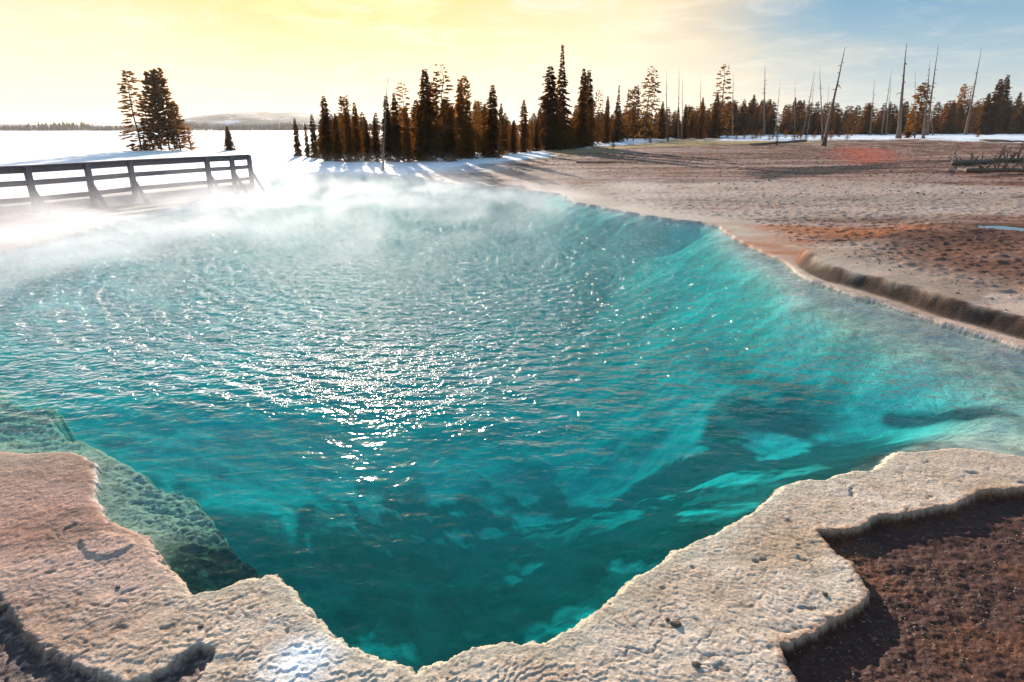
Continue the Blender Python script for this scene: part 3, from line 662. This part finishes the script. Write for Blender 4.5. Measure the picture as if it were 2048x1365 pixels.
T = [
 # px, ytop, ybase, kind, tone, width factor, label
 (598, 236, 321, 'spruce', 'd', 1.0, 'small dark spruce at the far left end of the lakeside grove'),
 (617, 247, 322, 'spruce', 'd', 0.8, 'thin short spruce second from the left end of the grove'),
 (632, 227, 323, 'spruce', 'd', 1.0, 'slim spruce third from the left end of the grove'),
 (658, 190, 325, 'spruce', 'd', 1.1, 'dark pointed spruce, first tall one at the left end of the grove'),
 (677, 225, 326, 'fir', 'd', 0.9, 'short dark fir just right of the first tall spruce of the grove'),
 (695, 192, 322, 'pine', 'r', 1.1, 'rusty brown pine behind the left part of the grove'),
 (701, 214, 327, 'fir', 'r', 1.0, 'broad rusty fir in the left part of the grove'),
 (717, 203, 324, 'fir', 'r', 0.8, 'narrow rusty fir left of the leaning snag'),
 (738, 238, 326, 'fir', 'd', 1.0, 'low dark fir left of the leaning snag'),
 (755, 232, 328, 'fir', 'd', 0.8, 'low dark fir at the foot of the leaning snag'),
 (780, 189, 326, 'spruce', 'd', 0.9, 'slim dark spruce just right of the leaning snag'),
 (795, 184, 327, 'fir', 'd', 0.8, 'dense dark fir second right of the leaning snag'),
 (813, 163, 322, 'open', 'r', 1.0, 'tall thin rusty pine with a tufted top left of the three tallest grove trees'),
 (817, 213, 327, 'fir', 'r', 0.8, 'short rusty fir below the thin tufted pine'),
 (841, 205, 325, 'fir', 'r', 0.9, 'rusty fir at the left foot of the tallest grove pair'),
 (857, 135, 325, 'spruce', 'd', 1.1, 'left one of the two tallest trees of the grove, dense spruce'),
 (871, 165, 320, 'pine', 'r', 0.9, 'rusty pine squeezed between the two tallest grove trees'),
 (889, 126, 325, 'open', 'd', 1.25, 'tallest grove tree, open crown with a lumpy top'),
 (903, 215, 326, 'fir', 'd', 0.9, 'short dark fir at the right foot of the tallest grove tree'),
 (923, 155, 320, 'spruce', 'g', 0.9, 'golden lit spruce right of the two tallest grove trees'),
 (933, 152, 318, 'pine', 'g', 0.8, 'thin golden lit pine touching the golden spruce'),
 (938, 198, 321, 'fir', 'r', 0.8, 'rusty fir below the golden lit spruce'),
 (955, 202, 317, 'pine', 'g', 0.9, 'small golden pine left of the broad cone shaped fir'),
 (970, 209, 316, 'fir', 'd', 0.8, 'short dark fir at the left foot of the broad cone shaped fir'),
 (986, 168, 318, 'fir', 'r', 1.05, 'broad cone shaped rusty fir standing right of the grove middle'),
 (1003, 205, 312, 'fir', 'd', 0.7, 'short dark fir at the right foot of the broad cone shaped fir'),
 (1026, 242, 310, 'fir', 'd', 1.1, 'low bushy fir in the gap right of the broad cone shaped fir'),
 (1048, 198, 307, 'fir', 'r', 0.95, 'lone medium fir in the gap before the two tall dark spruces'),
 (1072, 242, 303, 'fir', 'd', 1.1, 'low bushy fir left of the two tall dark spruces'),
 (1100, 129, 301, 'spruce', 'd', 1.35, 'left, shorter one of the two tall dark spruces right of the grove'),
 (1121, 84, 299, 'spire', 'd', 1.0, 'tallest tree in the picture, dark spruce with a long bare needle top'),
 (1140, 235, 297, 'fir', 'd', 1.1, 'low dark fir between the tallest spruce and the twin topped fir'),
 (1162, 134, 296, 'fir', 'r', 0.75, 'left half of the twin topped fir right of the tallest spruce'),
 (1172, 138, 294, 'spruce', 'd', 1.0, 'right half of the twin topped fir right of the tallest spruce'),
 (1194, 178, 288, 'open', 'r', 0.8, 'thin ragged pine right of the twin topped fir'),
 (1212, 191, 288, 'fir', 'r', 0.7, 'narrow rusty fir right of the thin ragged pine'),
 (1232, 168, 286, 'spire', 'd', 0.9, 'needle topped spruce midway to the sparse pair of pines'),
 (1255, 180, 284, 'pine', 'r', 0.9, 'left one of two tufted rusty pines left of the sparse pair'),
 (1266, 172, 284, 'pine', 'r', 0.9, 'right one of two tufted rusty pines left of the sparse pair'),
 (1290, 131, 282, 'open', 'g', 1.0, 'left one of the sparse see-through pair of golden pines'),
 (1301, 132, 282, 'open', 'r', 0.8, 'right one of the sparse see-through pair of pines'),
 (1320, 202, 280, 'fir', 'd', 0.9, 'medium fir just right of the sparse pair of pines'),
 (1352, 214, 278, 'fir', 'r', 0.9, 'rusty fir below two thin grey snags in the middle of the forest edge'),
 (1367, 208, 278, 'fir', 'd', 0.9, 'dark fir right of two thin grey snags in the middle of the forest edge'),
 (1399, 194, 278, 'fir', 'r', 0.9, 'rusty fir left of the dense dark fir below the branchy pine'),
 (1426, 186, 277, 'fir', 'd', 0.95, 'dense dark fir directly left of the branchy bare-topped pine'),
 (1437, 124, 277, 'open', 'r', 1.1, 'tall thin branchy pine rising well above the forest edge'),
 (1499, 188, 270, 'fir', 'd', 0.9, 'dark fir a little taller than the band, left of an upright grey snag'),
 (1533, 199, 269, 'fir', 'd', 0.9, 'dark fir at the foot of the upright grey snag'),
 (1581, 194, 268, 'fir', 'd', 0.9, 'left one of two pointed dark firs left of the leaning snags'),
 (1599, 199, 268, 'fir', 'd', 0.9, 'right one of two pointed dark firs left of the leaning snags'),
 (1729, 205, 266, 'fir', 'd', 1.0, 'rounded dark fir in the band between the big snags'),
 (1770, 202, 268, 'fir', 'r', 0.8, 'rusty fir below a pair of thin leaning snags'),
 (1829, 164, 276, 'pine', 'r', 1.3, 'lodgepole pine with tufted crown right of the thick upright snag'),
 (1815, 215, 276, 'fir', 'r', 1.0, 'rusty bushy fir at the foot of the thick upright snag'),
 (1909, 167, 266, 'pine', 'g', 0.8, 'thin pale pine poking out of the band right of the forked snag'),
 (1919, 170, 266, 'open', 'g', 0.8, 'second thin pale pine poking out right of the forked snag'),
 (1976, 156, 270, 'fir', 'd', 1.15, 'left half of the big dense dark fir clump at the right edge'),
 (1990, 148, 269, 'fir', 'd', 1.0, 'right, taller half of the big dense dark fir clump at the right edge'),
 (1960, 185, 270, 'fir', 'd', 1.1, 'shorter fir leaning on the left of the big dense clump'),
 (2022, 183, 268, 'fir', 'd', 0.9, 'dark fir between the big clump and the right edge of the picture'),
 (284, 137, 308, 'open', 'g', 1.1, 'left one of the lone pines behind the boardwalk railing, open layered branches'),
 (325, 142, 309, 'pine', 'g', 0.95, 'middle one of the lone pines behind the boardwalk railing'),
 (341, 137, 307, 'pine', 'r', 0.9, 'right one of the lone pines behind the boardwalk railing, densest crown'),
 (308, 190, 309, 'open', 'r', 1.2, 'shorter inner pine hidden between the lone pines behind the railing'),
 (362, 205, 308, 'pine', 'g', 1.2, 'golden lit lower pine on the right side of the lone pine clump'),
 (461, 252, 309, 'fir', 'r', 1.2, 'small lone fir right of the pine clump near the railing end'),
]
for px, yt, yb, kind, mk, wf, lab in T: tree(px, yt, yb, kind, mk, lab, None, wf*(1.15 if px > 500 else 1.25), dens=1.0 if px > 500 else 1.5)
# low golden bushes and saplings round the lone pines
for px, yt, yb, mk, wf, lab in [(384, 254, 308, 'g', 0.62, 'golden backlit bush at the right foot of the lone pine clump'), (352, 262, 309, 'r', 0.7, 'rusty bush under the lone pine clump'),
      (303, 268, 309, 'g', 0.7, 'yellowish bush under the left lone pine'), (268, 291, 311, 'r', 0.45, 'tiny sapling left of the lone pines, the left one of two'), (281, 289, 311, 'r', 0.55, 'tiny sapling beside the lone pines, the right one of two'),
      (1226, 270, 299, 'd', 0.55, 'round dark bush at the snowy forest edge right of the twin topped fir'), (1553, 276, 292, 'd', 0.5, 'dark little bush alone on the tan grass right of the middle'),
      (1600, 262, 281, 'r', 0.8, 'wide low brown bush in the snow left of the leaning snags'), (1512, 266, 280, 'd', 0.9, 'flat dark bush in the snow strip, left of two'), (1545, 268, 281, 'd', 0.8, 'flat dark bush in the snow strip, right of two'),
      (1703, 256, 273, 'r', 0.6, 'small rusty bush on the snow right of the big leaning snag'), (1300, 272, 287, 'd', 0.8, 'dark bush at the snow patch below the sparse pine pair'),
      (1335, 272, 284, 'd', 0.8, 'dark bush right of the snow patch below the sparse pine pair'), (1955, 262, 276, 'r', 0.8, 'brown bush on the snow under the big dense fir clump')]:
    tree((px), yt, yb, 'bush', mk, lab, 'low bushes around the spring' if px > 600 else 'bushes around the lone pines', wf*1.45, cat='bush', dens=0.8)
def zone(px, zs, pre):
    for lim, t in zs:
        if px < lim: return pre + t
    return pre + zs[-1][1]
def grove_label(px):
    return zone(px, [(765, 'left of the leaning snag'), (855, 'between the leaning snag and the two tallest trees'), (935, 'behind the two tallest grove trees'), (1010, 'round the broad cone shaped fir'), (1095, 'in the gap before the two tall dark spruces'), (9999, 'behind the two tall dark spruces')], 'medium conifer of the grove ')
def band_label(px):
    return zone(px, [(1290, 'between the twin topped fir and the sparse pine pair'), (1360, 'between the sparse pine pair and two thin grey snags'), (1440, 'between the two thin grey snags and the branchy pine'), (1530, 'between the branchy pine and the upright dark grey snag'), (1650, 'behind the group of leaning pale snags'),
      (1740, 'right of the long dark leaning snag'), (1810, 'left of the thick upright snag'), (1875, 'between the thick upright snag and the forked snags'), (1960, 'between the forked snags and the dense fir clump'), (2048, 'round and right of the big dense fir clump'), (9999, 'beyond the right edge of the picture')], 'low forest conifer ')
for i in range(16):
    bx = 1455 + i*15.5 + (i*37 % 9); bb = 277 + (i*53 % 7)
    tree(bx, bb - 13 - (i*29 % 9), bb, 'bush', 'dr'[i % 2], 'low scrubby bush in the snow strip, ' + ['left of the upright dark snag', 'behind the lone dark bush on the grass', 'left of the leaning snags', 'round the foot of the leaning snags'][i//4], 'scrub in the snow strip', 1.3, cat='bush', dens=0.7)
# fillers: grove interior and the long forest band
FR = random.Random(5); nfill = 0
for i in range(110):
    px = FR.uniform(640, 1180); yb = np.interp(px, [600, 900, 1000, 1080, 1180], [318, 316, 306, 298, 289]) - FR.uniform(0, 8)
    yt = np.interp(px, [600, 680, 760, 860, 960, 1010, 1040, 1090, 1180], [262, 225, 228, 195, 205, 228, 248, 215, 205]) + FR.uniform(-6, 20)
    tree(px, yt, yb, FR.choice(['fir', 'spruce', 'fir']), FR.choice('ddr'), grove_label(px), GROVE, FR.uniform(1.25, 1.9), dens=0.8)
ys_band = ([1180, 1250, 1340, 1440, 1500, 1600, 1680, 1720, 1800, 1900, 2000, 2300], [222, 225, 222, 208, 205, 208, 212, 215, 210, 205, 200, 205])
for i in range(330):
    px = FR.uniform(1185, 2160) if i < 265 else FR.uniform(1180, 1520); row = FR.random()
    yb = np.interp(px, [1185, 1300, 1440, 1500, 2300], [287, 279, 273, 266.5, 264.5]) - row*3.0
    yt = np.interp(px, *ys_band) + FR.uniform(-9, 26)
    y0 = np.interp(px, [1185, 1300, 1440, 1500, 2300], [100, 125, 160, 205, 250])*(1+row*0.35)
    z0 = 0.25; x0 = 0
    tree(px, yt, yb, FR.choice(['fir', 'spruce', 'fir', 'pine']), FR.choice('ddddr'), band_label(px), BAND, FR.uniform(1.5, 2.5), pos=(x0, y0, z0), dens=0.7)
# ------------------------------------------------------------------ standing dead trees
S = [ # base px,py, top px,py, thickness factor, label
 (765, 345, 775, 142, 1.0, 'bare grey snag standing in front of the lakeside grove, base in the brown ground'),
 (994, 322, 1004, 225, 0.7, 'thin bare stem at the snow edge below the broad cone shaped fir'),
 (1207, 288, 1206, 164, 0.8, 'thin bare snag beside the ragged pine right of the twin topped fir'),
 (1334, 279, 1333, 137, 0.9, 'thin straight grey snag, single, right of the sparse pair of pines'),
 (1356, 279, 1359, 137, 0.9, 'left one of two close grey snags in the middle of the forest edge'),
 (1364, 279, 1365, 146, 0.7, 'right one of two close grey snags in the middle of the forest edge'),
 (1399, 277, 1402, 150, 0.8, 'thin grey snag just left of the branchy pine'),
 (1465, 273, 1467, 146, 0.9, 'grey snag just right of the branchy pine'),
 (1528, 270, 1530, 126, 1.2, 'upright dark grey snag standing clear above the low forest band'),
 (1549, 269, 1562, 160, 0.8, 'thin snag leaning right beside the upright dark grey one'),
 (1590, 269, 1591, 160, 0.7, 'pale thin upright snag between the upright and leaning groups'),
 (1604, 268, 1631, 139, 0.9, 'pale snag leaning right, leftmost of the leaning group'),
 (1614, 268, 1630, 160, 0.7, 'short pale snag leaning right, in the shade of its longer neighbour'),
 (1646, 280, 1639, 132, 1.0, 'reddish snag leaning left against the others'),
 (1650, 272, 1658, 165, 0.7, 'thin pale snag left of the long dark leaning one'),
 (1647, 293, 1690, 92, 1.6, 'long dark snag leaning strongly right, the biggest leaning one'),
 (1740, 268, 1750, 154, 0.9, 'short grey snag alone between the big leaning snag and the thick upright one'),
 (1762, 270, 1785, 138, 0.9, 'pale snag leaning right, left one of a close pair'),
 (1772, 270, 1783, 158, 0.7, 'pale thin snag, right one of a close pair'),
 (1797, 279, 1812, 87, 2.0, 'thick upright dark snag with a swollen base, tallest on the right'),
 (1846, 279, 1861, 119, 1.3, 'golden snag, left stem of the forked looking pair'),
 (1853, 272, 1877, 89, 1.3, 'long snag, right stem of the forked looking pair'),
 (1866, 268, 1857, 165, 0.8, 'short golden snag leaning left against the forked looking pair'),
 (1930, 268, 1964, 95, 1.2, 'grey snag leaning right beside the big dense fir clump'),
 (1828, 268, 1831, 140, 0.7, 'thin bare stem just behind the tufted lodgepole pine'),
]
for bx, by, tx, ty, th, lab in S:
    if by < 275: y0 = np.interp(bx, [1185, 1440, 1500, 2300], [100, 150, 190, 220]); z0 = 0.3; x0 = (bx-W/2)/FPX*(y0*math.cos(PITCH)-(z0-CAM_H)*math.sin(PITCH))
    else: x0, y0, z0 = locate(bx, by)
    zt = height_at(tx, ty, y0); xt = (tx-W/2)/FPX*(y0*math.cos(PITCH)-(zt-CAM_H)*math.sin(PITCH))
    d = Vector((xt-x0, FR.uniform(-.3, .3), zt-z0)); h = d.length
    e = bpy.data.objects.new('dead_tree', None); COL.objects.link(e); e.location = (x0, y0, z0-0.1); e['label'] = lab; e['category'] = 'dead tree'; e['group'] = 'bare standing snags'
    e.rotation_euler = d.to_track_quat('Z', 'Y').to_euler()
    r = random.Random(int(bx)); rb = 0.0125*h*th
    V = []; F = []; n = 9; bend = r.uniform(-.012, .012)*h
    pts = [(bend*math.sin(i/(n-1)*3.14), r.uniform(-.002, .002)*h, h*i/(n-1)) for i in range(n)]
    tube(V, F, pts, [rb*(1.0-0.93*(i/(n-1))) * (1.5 if i == 0 else 1) for i in range(n)], 8)
    link('trunk', mesh('trunk', V, F, M_dead, True), None, e)
    V = []; F = []
    for i in range(22):
        t = r.uniform(0.25, 0.97); o = Vector((0, 0, h*t)); a = r.uniform(0, 6.28); ln = 0.085*h*(1.1-t)*r.uniform(.3, 1.3)
        tube(V, F, [o, o+Vector((math.cos(a)*ln*.6, math.sin(a)*ln*.6, ln*0.1)), o+Vector((math.cos(a)*ln, math.sin(a)*ln, -ln*0.25))], [rb*.26, rb*.18, rb*0.07], 4)
    link('branches', mesh('branches', V, F, M_dead), None, e, kind='stuff')

# ------------------------------------------------------------------ boardwalk with railing
def box(V, F, c, ax, ay, az, hx, hy, hz):
    k = len(V); c = Vector(c)
    for sx, sy, sz in ((-1,-1,-1),(1,-1,-1),(1,1,-1),(-1,1,-1),(-1,-1,1),(1,-1,1),(1,1,1),(-1,1,1)):
        V.append(tuple(c + ax*hx*sx + ay*hy*sy + az*hz*sz))
    F += [(k,k+3,k+2,k+1),(k+4,k+5,k+6,k+7),(k,k+1,k+5,k+4),(k+1,k+2,k+6,k+5),(k+2,k+3,k+7,k+6),(k+3,k,k+4,k+7)]
def beam(p, q, w, h, up=Vector((0, 0, 1))):
    p, q = Vector(p), Vector(q); ax = (q-p).normalized(); ay = up.cross(ax).normalized(); az = ax.cross(ay); V = []; F = []
    box(V, F, (p+q)/2, ax, ay, az, (q-p).length/2, w/2, h/2); return V, F
ZT = 1.42
tops = [(-330, 346), (-200, 340), (-75, 336), (52, 331), (172, 325), (258, 320), (412, 313), (462, 311), (497, 309)]
line = [Vector((*P(a, b, ZT), 0)) for a, b in tops]
dirn = (line[-1]-line[0]).normalized(); nrm = Vector((dirn.y, -dirn.x, 0))            # towards the pool
if nrm.y > 0: nrm = -nrm
UP = Vector((0, 0, 1))
def railing(name, pts, label, braces, offs=0.0):
    e = bpy.data.objects.new(name, None); COL.objects.link(e); e.location = pts[0]; e['label'] = label; e['category'] = 'railing'
    o0 = pts[0]
    def part(nm, VF):
        V = [tuple(Vector(v)-o0) for v in VF[0]]; return link(nm, mesh(nm, V, VF[1], M_wood), None, e)
    for i, p in enumerate(pts):
        part('post', beam(p+Vector((0, 0, -0.25)), p+Vector((0, 0, ZT-0.04)), 0.14, 0.14, dirn))
        if braces: part('brace', beam(p+nrm*0.07+Vector((0, 0, 0.72)), p+nrm*0.62+Vector((0, 0, -0.04)), 0.06, 0.12, dirn))
    for a, b in zip(pts[:-1], pts[1:]):
        for zz, hh in ((1.29, 0.17), (0.93, 0.15), (0.47, 0.14)):
            part('rail', beam(a+UP*zz-nrm*0.07+dirn*0.003, b+UP*zz-nrm*0.07-dirn*0.003, 0.04, hh))
        part('cap_rail', beam(a+UP*(ZT-0.02)-nrm*0.03+dirn*0.003, b+UP*(ZT-0.02)-nrm*0.03-dirn*0.003, 0.16, 0.04))
    return e
railing('wooden_railing', line, 'dark weathered timber railing on the pool side of the boardwalk, with slanting braces', True)
cross = [line[-1]+dirn*0.14, line[-1]+dirn*0.14-nrm*0.95, line[-1]+dirn*0.14-nrm*1.9]
def deck():
    e = bpy.data.objects.new('boardwalk', None); COL.objects.link(e); e.location = line[0]; e['label'] = 'low wooden boardwalk along the left bank, half hidden in steam'; e['category'] = 'boardwalk'
    o0 = line[0]; Lt = (line[-1]-line[0]).length; n = int(Lt/0.155); V, F = beam(-nrm*0.93+Vector((0, 0, 0)), nrm*0.93, 0.14, 0.045)
    pm = mesh('plank', V, F, M_wood)
    for i in range(min(n, 290)):
        p = link('plank', pm, None, e); p.location = dirn*(0.08+i*0.155) - nrm*0.95 + UP*0.26; p.rotation_euler = (0, 0, FR.uniform(-.006, .006))
    for off in (0.03, -0.93, -1.87):
        V, F = beam(nrm*off+UP*0.13, dirn*Lt+nrm*off+UP*0.13, 0.06, 0.20); link('stringer', mesh('stringer', V, F, M_wood), None, e)
deck()

# ------------------------------------------------------------------ logs, branches, stones
def fallen(name, p0, p1, rad, label, cat, nb=0, seed=1, group=None):
    a = Vector(locate(*p0)); b = Vector(locate(*p1)); a.z += rad*0.8; b.z += rad*0.7; r = random.Random(seed)
    e = bpy.data.objects.new(name, None); COL.objects.link(e); e.location = a; e['label'] = label; e['category'] = cat
    if group: e['group'] = group
    V = []; F = []; n = 8; d = b-a
    tube(V, F, [d*(i/(n-1)) + Vector((0, r.uniform(-1, 1)*rad*0.6, r.uniform(0, 1)*rad*0.5)) for i in range(n)], [rad*(1-0.6*i/(n-1)) for i in range(n)], 8)
    link('trunk', mesh('trunk', V, F, M_dead, True), None, e)
    for i in range(nb):
        o = d*r.uniform(.1, .98); V = []; F = []; dd = Vector((r.uniform(-.9, .9), r.uniform(-.8, .5), r.uniform(.4, 1.4)))*r.uniform(.4, 1.1)
        tube(V, F, [o, o+dd*.5+Vector((r.uniform(-.1, .1), 0, 0)), o+dd], [rad*.35, rad*.2, rad*.06], 5)
        for q in range(3):
            s0 = o+dd*r.uniform(.3, .8); tube(V, F, [s0, s0+Vector((r.uniform(-.4, .4), r.uniform(-.3, .3), r.uniform(0, .4)))], [rad*.12, rad*.04], 4)
        link('branch', mesh('branch', V, F, M_dead), None, e)
fallen('fallen_tree', (1905, 333), (2110, 318), 0.16, 'dark tangled fallen tree with upright dead branches on the right flats', 'fallen tree', 34, 3)
fallen('fallen_tree', (1930, 345), (2180, 350), 0.13, 'second dead branchy stem lying in front of the tangled fallen tree at the right edge', 'fallen tree', 24, 4)
fallen('log', (1612, 285), (1500, 292), 0.20, 'long dark log lying on the tan grass right of the middle', 'log', 0, 5, 'logs on the flats')
fallen('log', (1152, 327), (1275, 327), 0.07, 'thin dark log on the flats below the tall dark spruces', 'log', 0, 6, 'logs on the flats')
fallen('log', (1960, 284), (2050, 287), 0.25, 'dark log on the snow edge at the far right', 'log', 0, 7, 'logs on the flats')
fallen('stick', (1898, 345), (1912, 290), 0.03, 'thin dark branch lying beside the tangled fallen tree', 'stick', 2, 8)

def stone_mesh(seed, mat):
    r = np.random.RandomState(seed); n = 9; m = 6; V = []; F = []
    for i in range(1, m):
        for j in range(n):
            th = math.pi*i/m; ph = 2*math.pi*j/n; k = r.uniform(.75, 1.15)
            V.append((math.sin(th)*math.cos(ph)*k, math.sin(th)*math.sin(ph)*k, math.cos(th)*k*.7))
    V += [(0, 0, .7), (0, 0, -.7)]
    for i in range(m-2):
        for j in range(n): F.append((i*n+j, (i+1)*n+j, (i+1)*n+(j+1) % n, i*n+(j+1) % n))
    for j in range(n): F.append((len(V)-2, j, (j+1) % n)); F.append((len(V)-1, (m-2)*n+(j+1) % n, (m-2)*n+j))
    return mesh('stone', V, F, mat)
SM = [stone_mesh(i, M_rock) for i in range(4)]
for i, (px, py, sz, lab) in enumerate([(1352, 1250, .022, 'reddish brown pebble on the pale crust right of the pool tip'), (1335, 1240, .012, 'small brown crumb next to the reddish pebble'), (1650, 1190, .016, 'pale stone on the crust near the brown hollow'),
     (236, 1196-20, .012, 'small stone on the left crust'), (8, 1215, .035, 'dark stone at the left edge above the dark hollow'), (402, 1254, .014, 'brown crust fragment left of the bright spot'),
     (1392, 1330, .018, 'little flat stone by the lower edge'), (1775, 409+40, .03, 'dark stone on the pale apron across the pool'), (1585, 408, .05, 'dark stone on the apron behind the right shore')]):
    x, y, z = locate(px, py); o = link('stone', SM[i % 4], None, None, label=lab, category='stone', group='loose stones'); o.location = (x, y, z+sz*.25); o.scale = (sz*1.3, sz, sz*.8); o.rotation_euler = (0, 0, i)
def scatter(name, label, cat, polys, count, smin, smax, seed, mat):
    """many tiny clods, one mass"""
    r = np.random.RandomState(seed); P0 = np.array(SM[0].vertices[0].co); base = np.array([v.co[:] for v in SM[0].vertices]); faces = [tuple(p.vertices) for p in SM[0].polygons]
    base2 = np.array([(1,0,0),(0,1,0),(-1,0,0),(0,-1,0),(0,0,.8),(.6,.6,.3)]); f2 = [(0,5,4),(5,1,4),(1,2,4),(2,3,4),(3,0,4)]
    xs, ys = [], []
    mn = polys.min(0); mx = polys.max(0)
    while len(xs) < count:
        x = r.uniform(mn[0], mx[0], 4000); y = r.uniform(mn[1], mx[1], 4000)
        ok = (sd_poly(x, y, polys) > 0) & (sd_poly(x, y, POOL) < -0.06) & (fbm(x*0.9, y*0.9, 3, 201) > -0.1)
        xs += list(x[ok]); ys += list(y[ok])
    x = np.array(xs[:count]); y = np.array(ys[:count]); z = ground_fields(x, y, False)
    V = np.zeros((count, 6, 3)); s = smin + (smax-smin)*r.rand(count)**3; a = r.rand(count)*6.28
    for k in range(6):
        b = base2[k]*(0.7+0.6*r.rand(count))[:, None]
        V[:, k, 0] = x + s*(b[:, 0]*np.cos(a)-b[:, 1]*np.sin(a)); V[:, k, 1] = y + s*(b[:, 0]*np.sin(a)+b[:, 1]*np.cos(a)); V[:, k, 2] = z - s*.1 + s*b[:, 2]
    F = [tuple(i*6+j for j in f) for i in range(count) for f in f2]
    link(name, mesh(name, V.reshape(-1, 3), F, mat), None, None, kind='stuff', label=label, category=cat)
scatter('clods', 'dark crumbly clods strewn over the flats right of the pool', 'clods', PL([(1480, 400), (2300, 380), (2500, 760), (2050, 680), (1640, 540)]), 5200, 0.006, 0.032, 1, M_rock)
scatter('far_clods', 'dark clods and tufts strewn over the far flats', 'clods', PL([(850, 350), (1150, 318), (1500, 300), (2200, 295), (2300, 420), (1500, 395), (1150, 385)]), 5200, 0.012, 0.09, 2, M_rock)
scatter('grit', 'loose grit in the wet brown hollow', 'grit', BASIN, 6500, 0.0015, 0.010, 3, M_rock)
scatter('corner_grit', 'loose dark grit in the hollow at the lower left', 'grit', CORNER, 700, 0.0015, 0.011, 4, M_rock)

# ------------------------------------------------------------------ steam over the pool
def steam_material():
    m, nt, b, L = new_mat('steam'); nt.nodes.remove(b); out = nt.nodes['Material Output']; tc = nd(nt, 'ShaderNodeTexCoord'); O = tc.outputs['Object']
    sep = nd(nt, 'ShaderNodeSeparateXYZ'); L(O, sep.inputs[0]); X, Y, Z = sep.outputs
    mp = nd(nt, 'ShaderNodeMapping'); mp.inputs['Scale'].default_value = (0.55, 0.30, 1.1); L(O, mp.inputs[0])
    n = nd(nt, 'ShaderNodeTexNoise', inp={'Scale': 1.0, 'Detail': 3.0, 'Roughness': 0.55, 'Distortion': 0.7}); L(mp.outputs[0], n.inputs['Vector'])
    nn = ramp(nt, n.outputs[0], [(0.40, (0.0,)*3), (0.66, (1.0,)*3)])
    ysh = math_n(nt, 'ADD', Y, math_n(nt, 'MULTIPLY', X, -1.2))                       # denser away from us and to the left
    ysh = math_n(nt, 'ADD', ysh, math_n(nt, 'MULTIPLY', n.outputs[0], 4.0))
    reg = ramp(nt, math_n(nt, 'DIVIDE', ysh, 40.0), ST_REG)
    zf = math_n(nt, 'POWER', 2.718, math_n(nt, 'MULTIPLY', Z, -2.1))
    zf = math_n(nt, 'MULTIPLY', zf, math_n(nt, 'SUBTRACT', 1.0, math_n(nt, 'DIVIDE', Z, 1.5), True))
    fy = ramp(nt, math_n(nt, 'DIVIDE', Y, 40.0), [(0.45, (1, 1, 1)), (0.70, (0.30,)*3), (0.90, (0, 0, 0))])
    fx = ramp(nt, math_n(nt, 'DIVIDE', math_n(nt, 'ADD', X, 25.0), 40.0), [(0.64, (1, 1, 1)), (0.92, (0.0,)*3)])
    zf = math_n(nt, 'MULTIPLY', math_n(nt, 'MULTIPLY', zf, fy.outputs[0]), fx.outputs[0])
    d = math_n(nt, 'MULTIPLY', math_n(nt, 'MULTIPLY', nn.outputs[0], reg.outputs[0]), zf)
    lx = ramp(nt, math_n(nt, 'DIVIDE', math_n(nt, 'ADD', X, 25.0), 40.0), [(0.30, (1, 1, 1)), (0.52, (0.45,)*3)])
    d = math_n(nt, 'MULTIPLY', math_n(nt, 'MULTIPLY', d, lx.outputs[0]), ST_D)
    v = nd(nt, 'ShaderNodeVolumePrincipled'); v.inputs['Color'].default_value = (0.88, 0.90, 0.98, 1); v.inputs['Anisotropy'].default_value = 0.38; L(d, v.inputs['Density'])
    L(v.outputs[0], out.inputs['Volume']); m.cycles.volume_step_rate = 1.0
    return m
ST_D = 1.0
ST_REG = [(0.24, (0, 0, 0)), (0.38, (0.08,)*3), (0.55, (0.5,)*3), (0.80, (1, 1, 1))]
def build_steam():
    V = []; F = []; box(V, F, (-6.5, 22.5, 1.09), Vector((1, 0, 0)), Vector((0, 1, 0)), Vector((0, 0, 1)), 17.5, 16.5, 1.06)
    link('steam', mesh('steam', V, F, steam_material()), None, None, kind='stuff', label='white steam drifting low over the far and left side of the pool', category='steam')
build_steam()

# ------------------------------------------------------------------ the air between here and the far shore
def build_haze():
    m, nt, b, L = new_mat('haze'); nt.nodes.remove(b); v = nd(nt, 'ShaderNodeVolumePrincipled')
    v.inputs['Color'].default_value = (0.95, 0.93, 0.90, 1); v.inputs['Density'].default_value = 0.00007; v.inputs['Anisotropy'].default_value = 0.3
    L(v.outputs[0], nt.nodes['Material Output'].inputs['Volume']); m.cycles.homogeneous_volume = True
    V = []; F = []; box(V, F, (0, 2000, 27), Vector((1, 0, 0)), Vector((0, 1, 0)), Vector((0, 0, 1)), 7000, 4200, 37)
    link('haze', mesh('haze', V, F, m), None, None, kind='stuff', label='thin warm haze over the lake and its far shore', category='haze')
build_haze()

def build_puddle():
    m, nt, b, L = new_mat('puddle_water'); b.inputs['Base Color'].default_value = (0.03, 0.05, 0.07, 1); b.inputs['Roughness'].default_value = 0.06
    pts = chaikin(PUDDLE, 2); c = pts.mean(0); pts = c + (pts-c)*1.06
    me = mesh('puddle', [(p[0], p[1], PUD_Z) for p in pts], [tuple(range(len(pts)))], m)
    if me.polygons[0].normal.z < 0: me.flip_normals()
    link('puddle', me, None, None, kind='structure')
build_puddle()
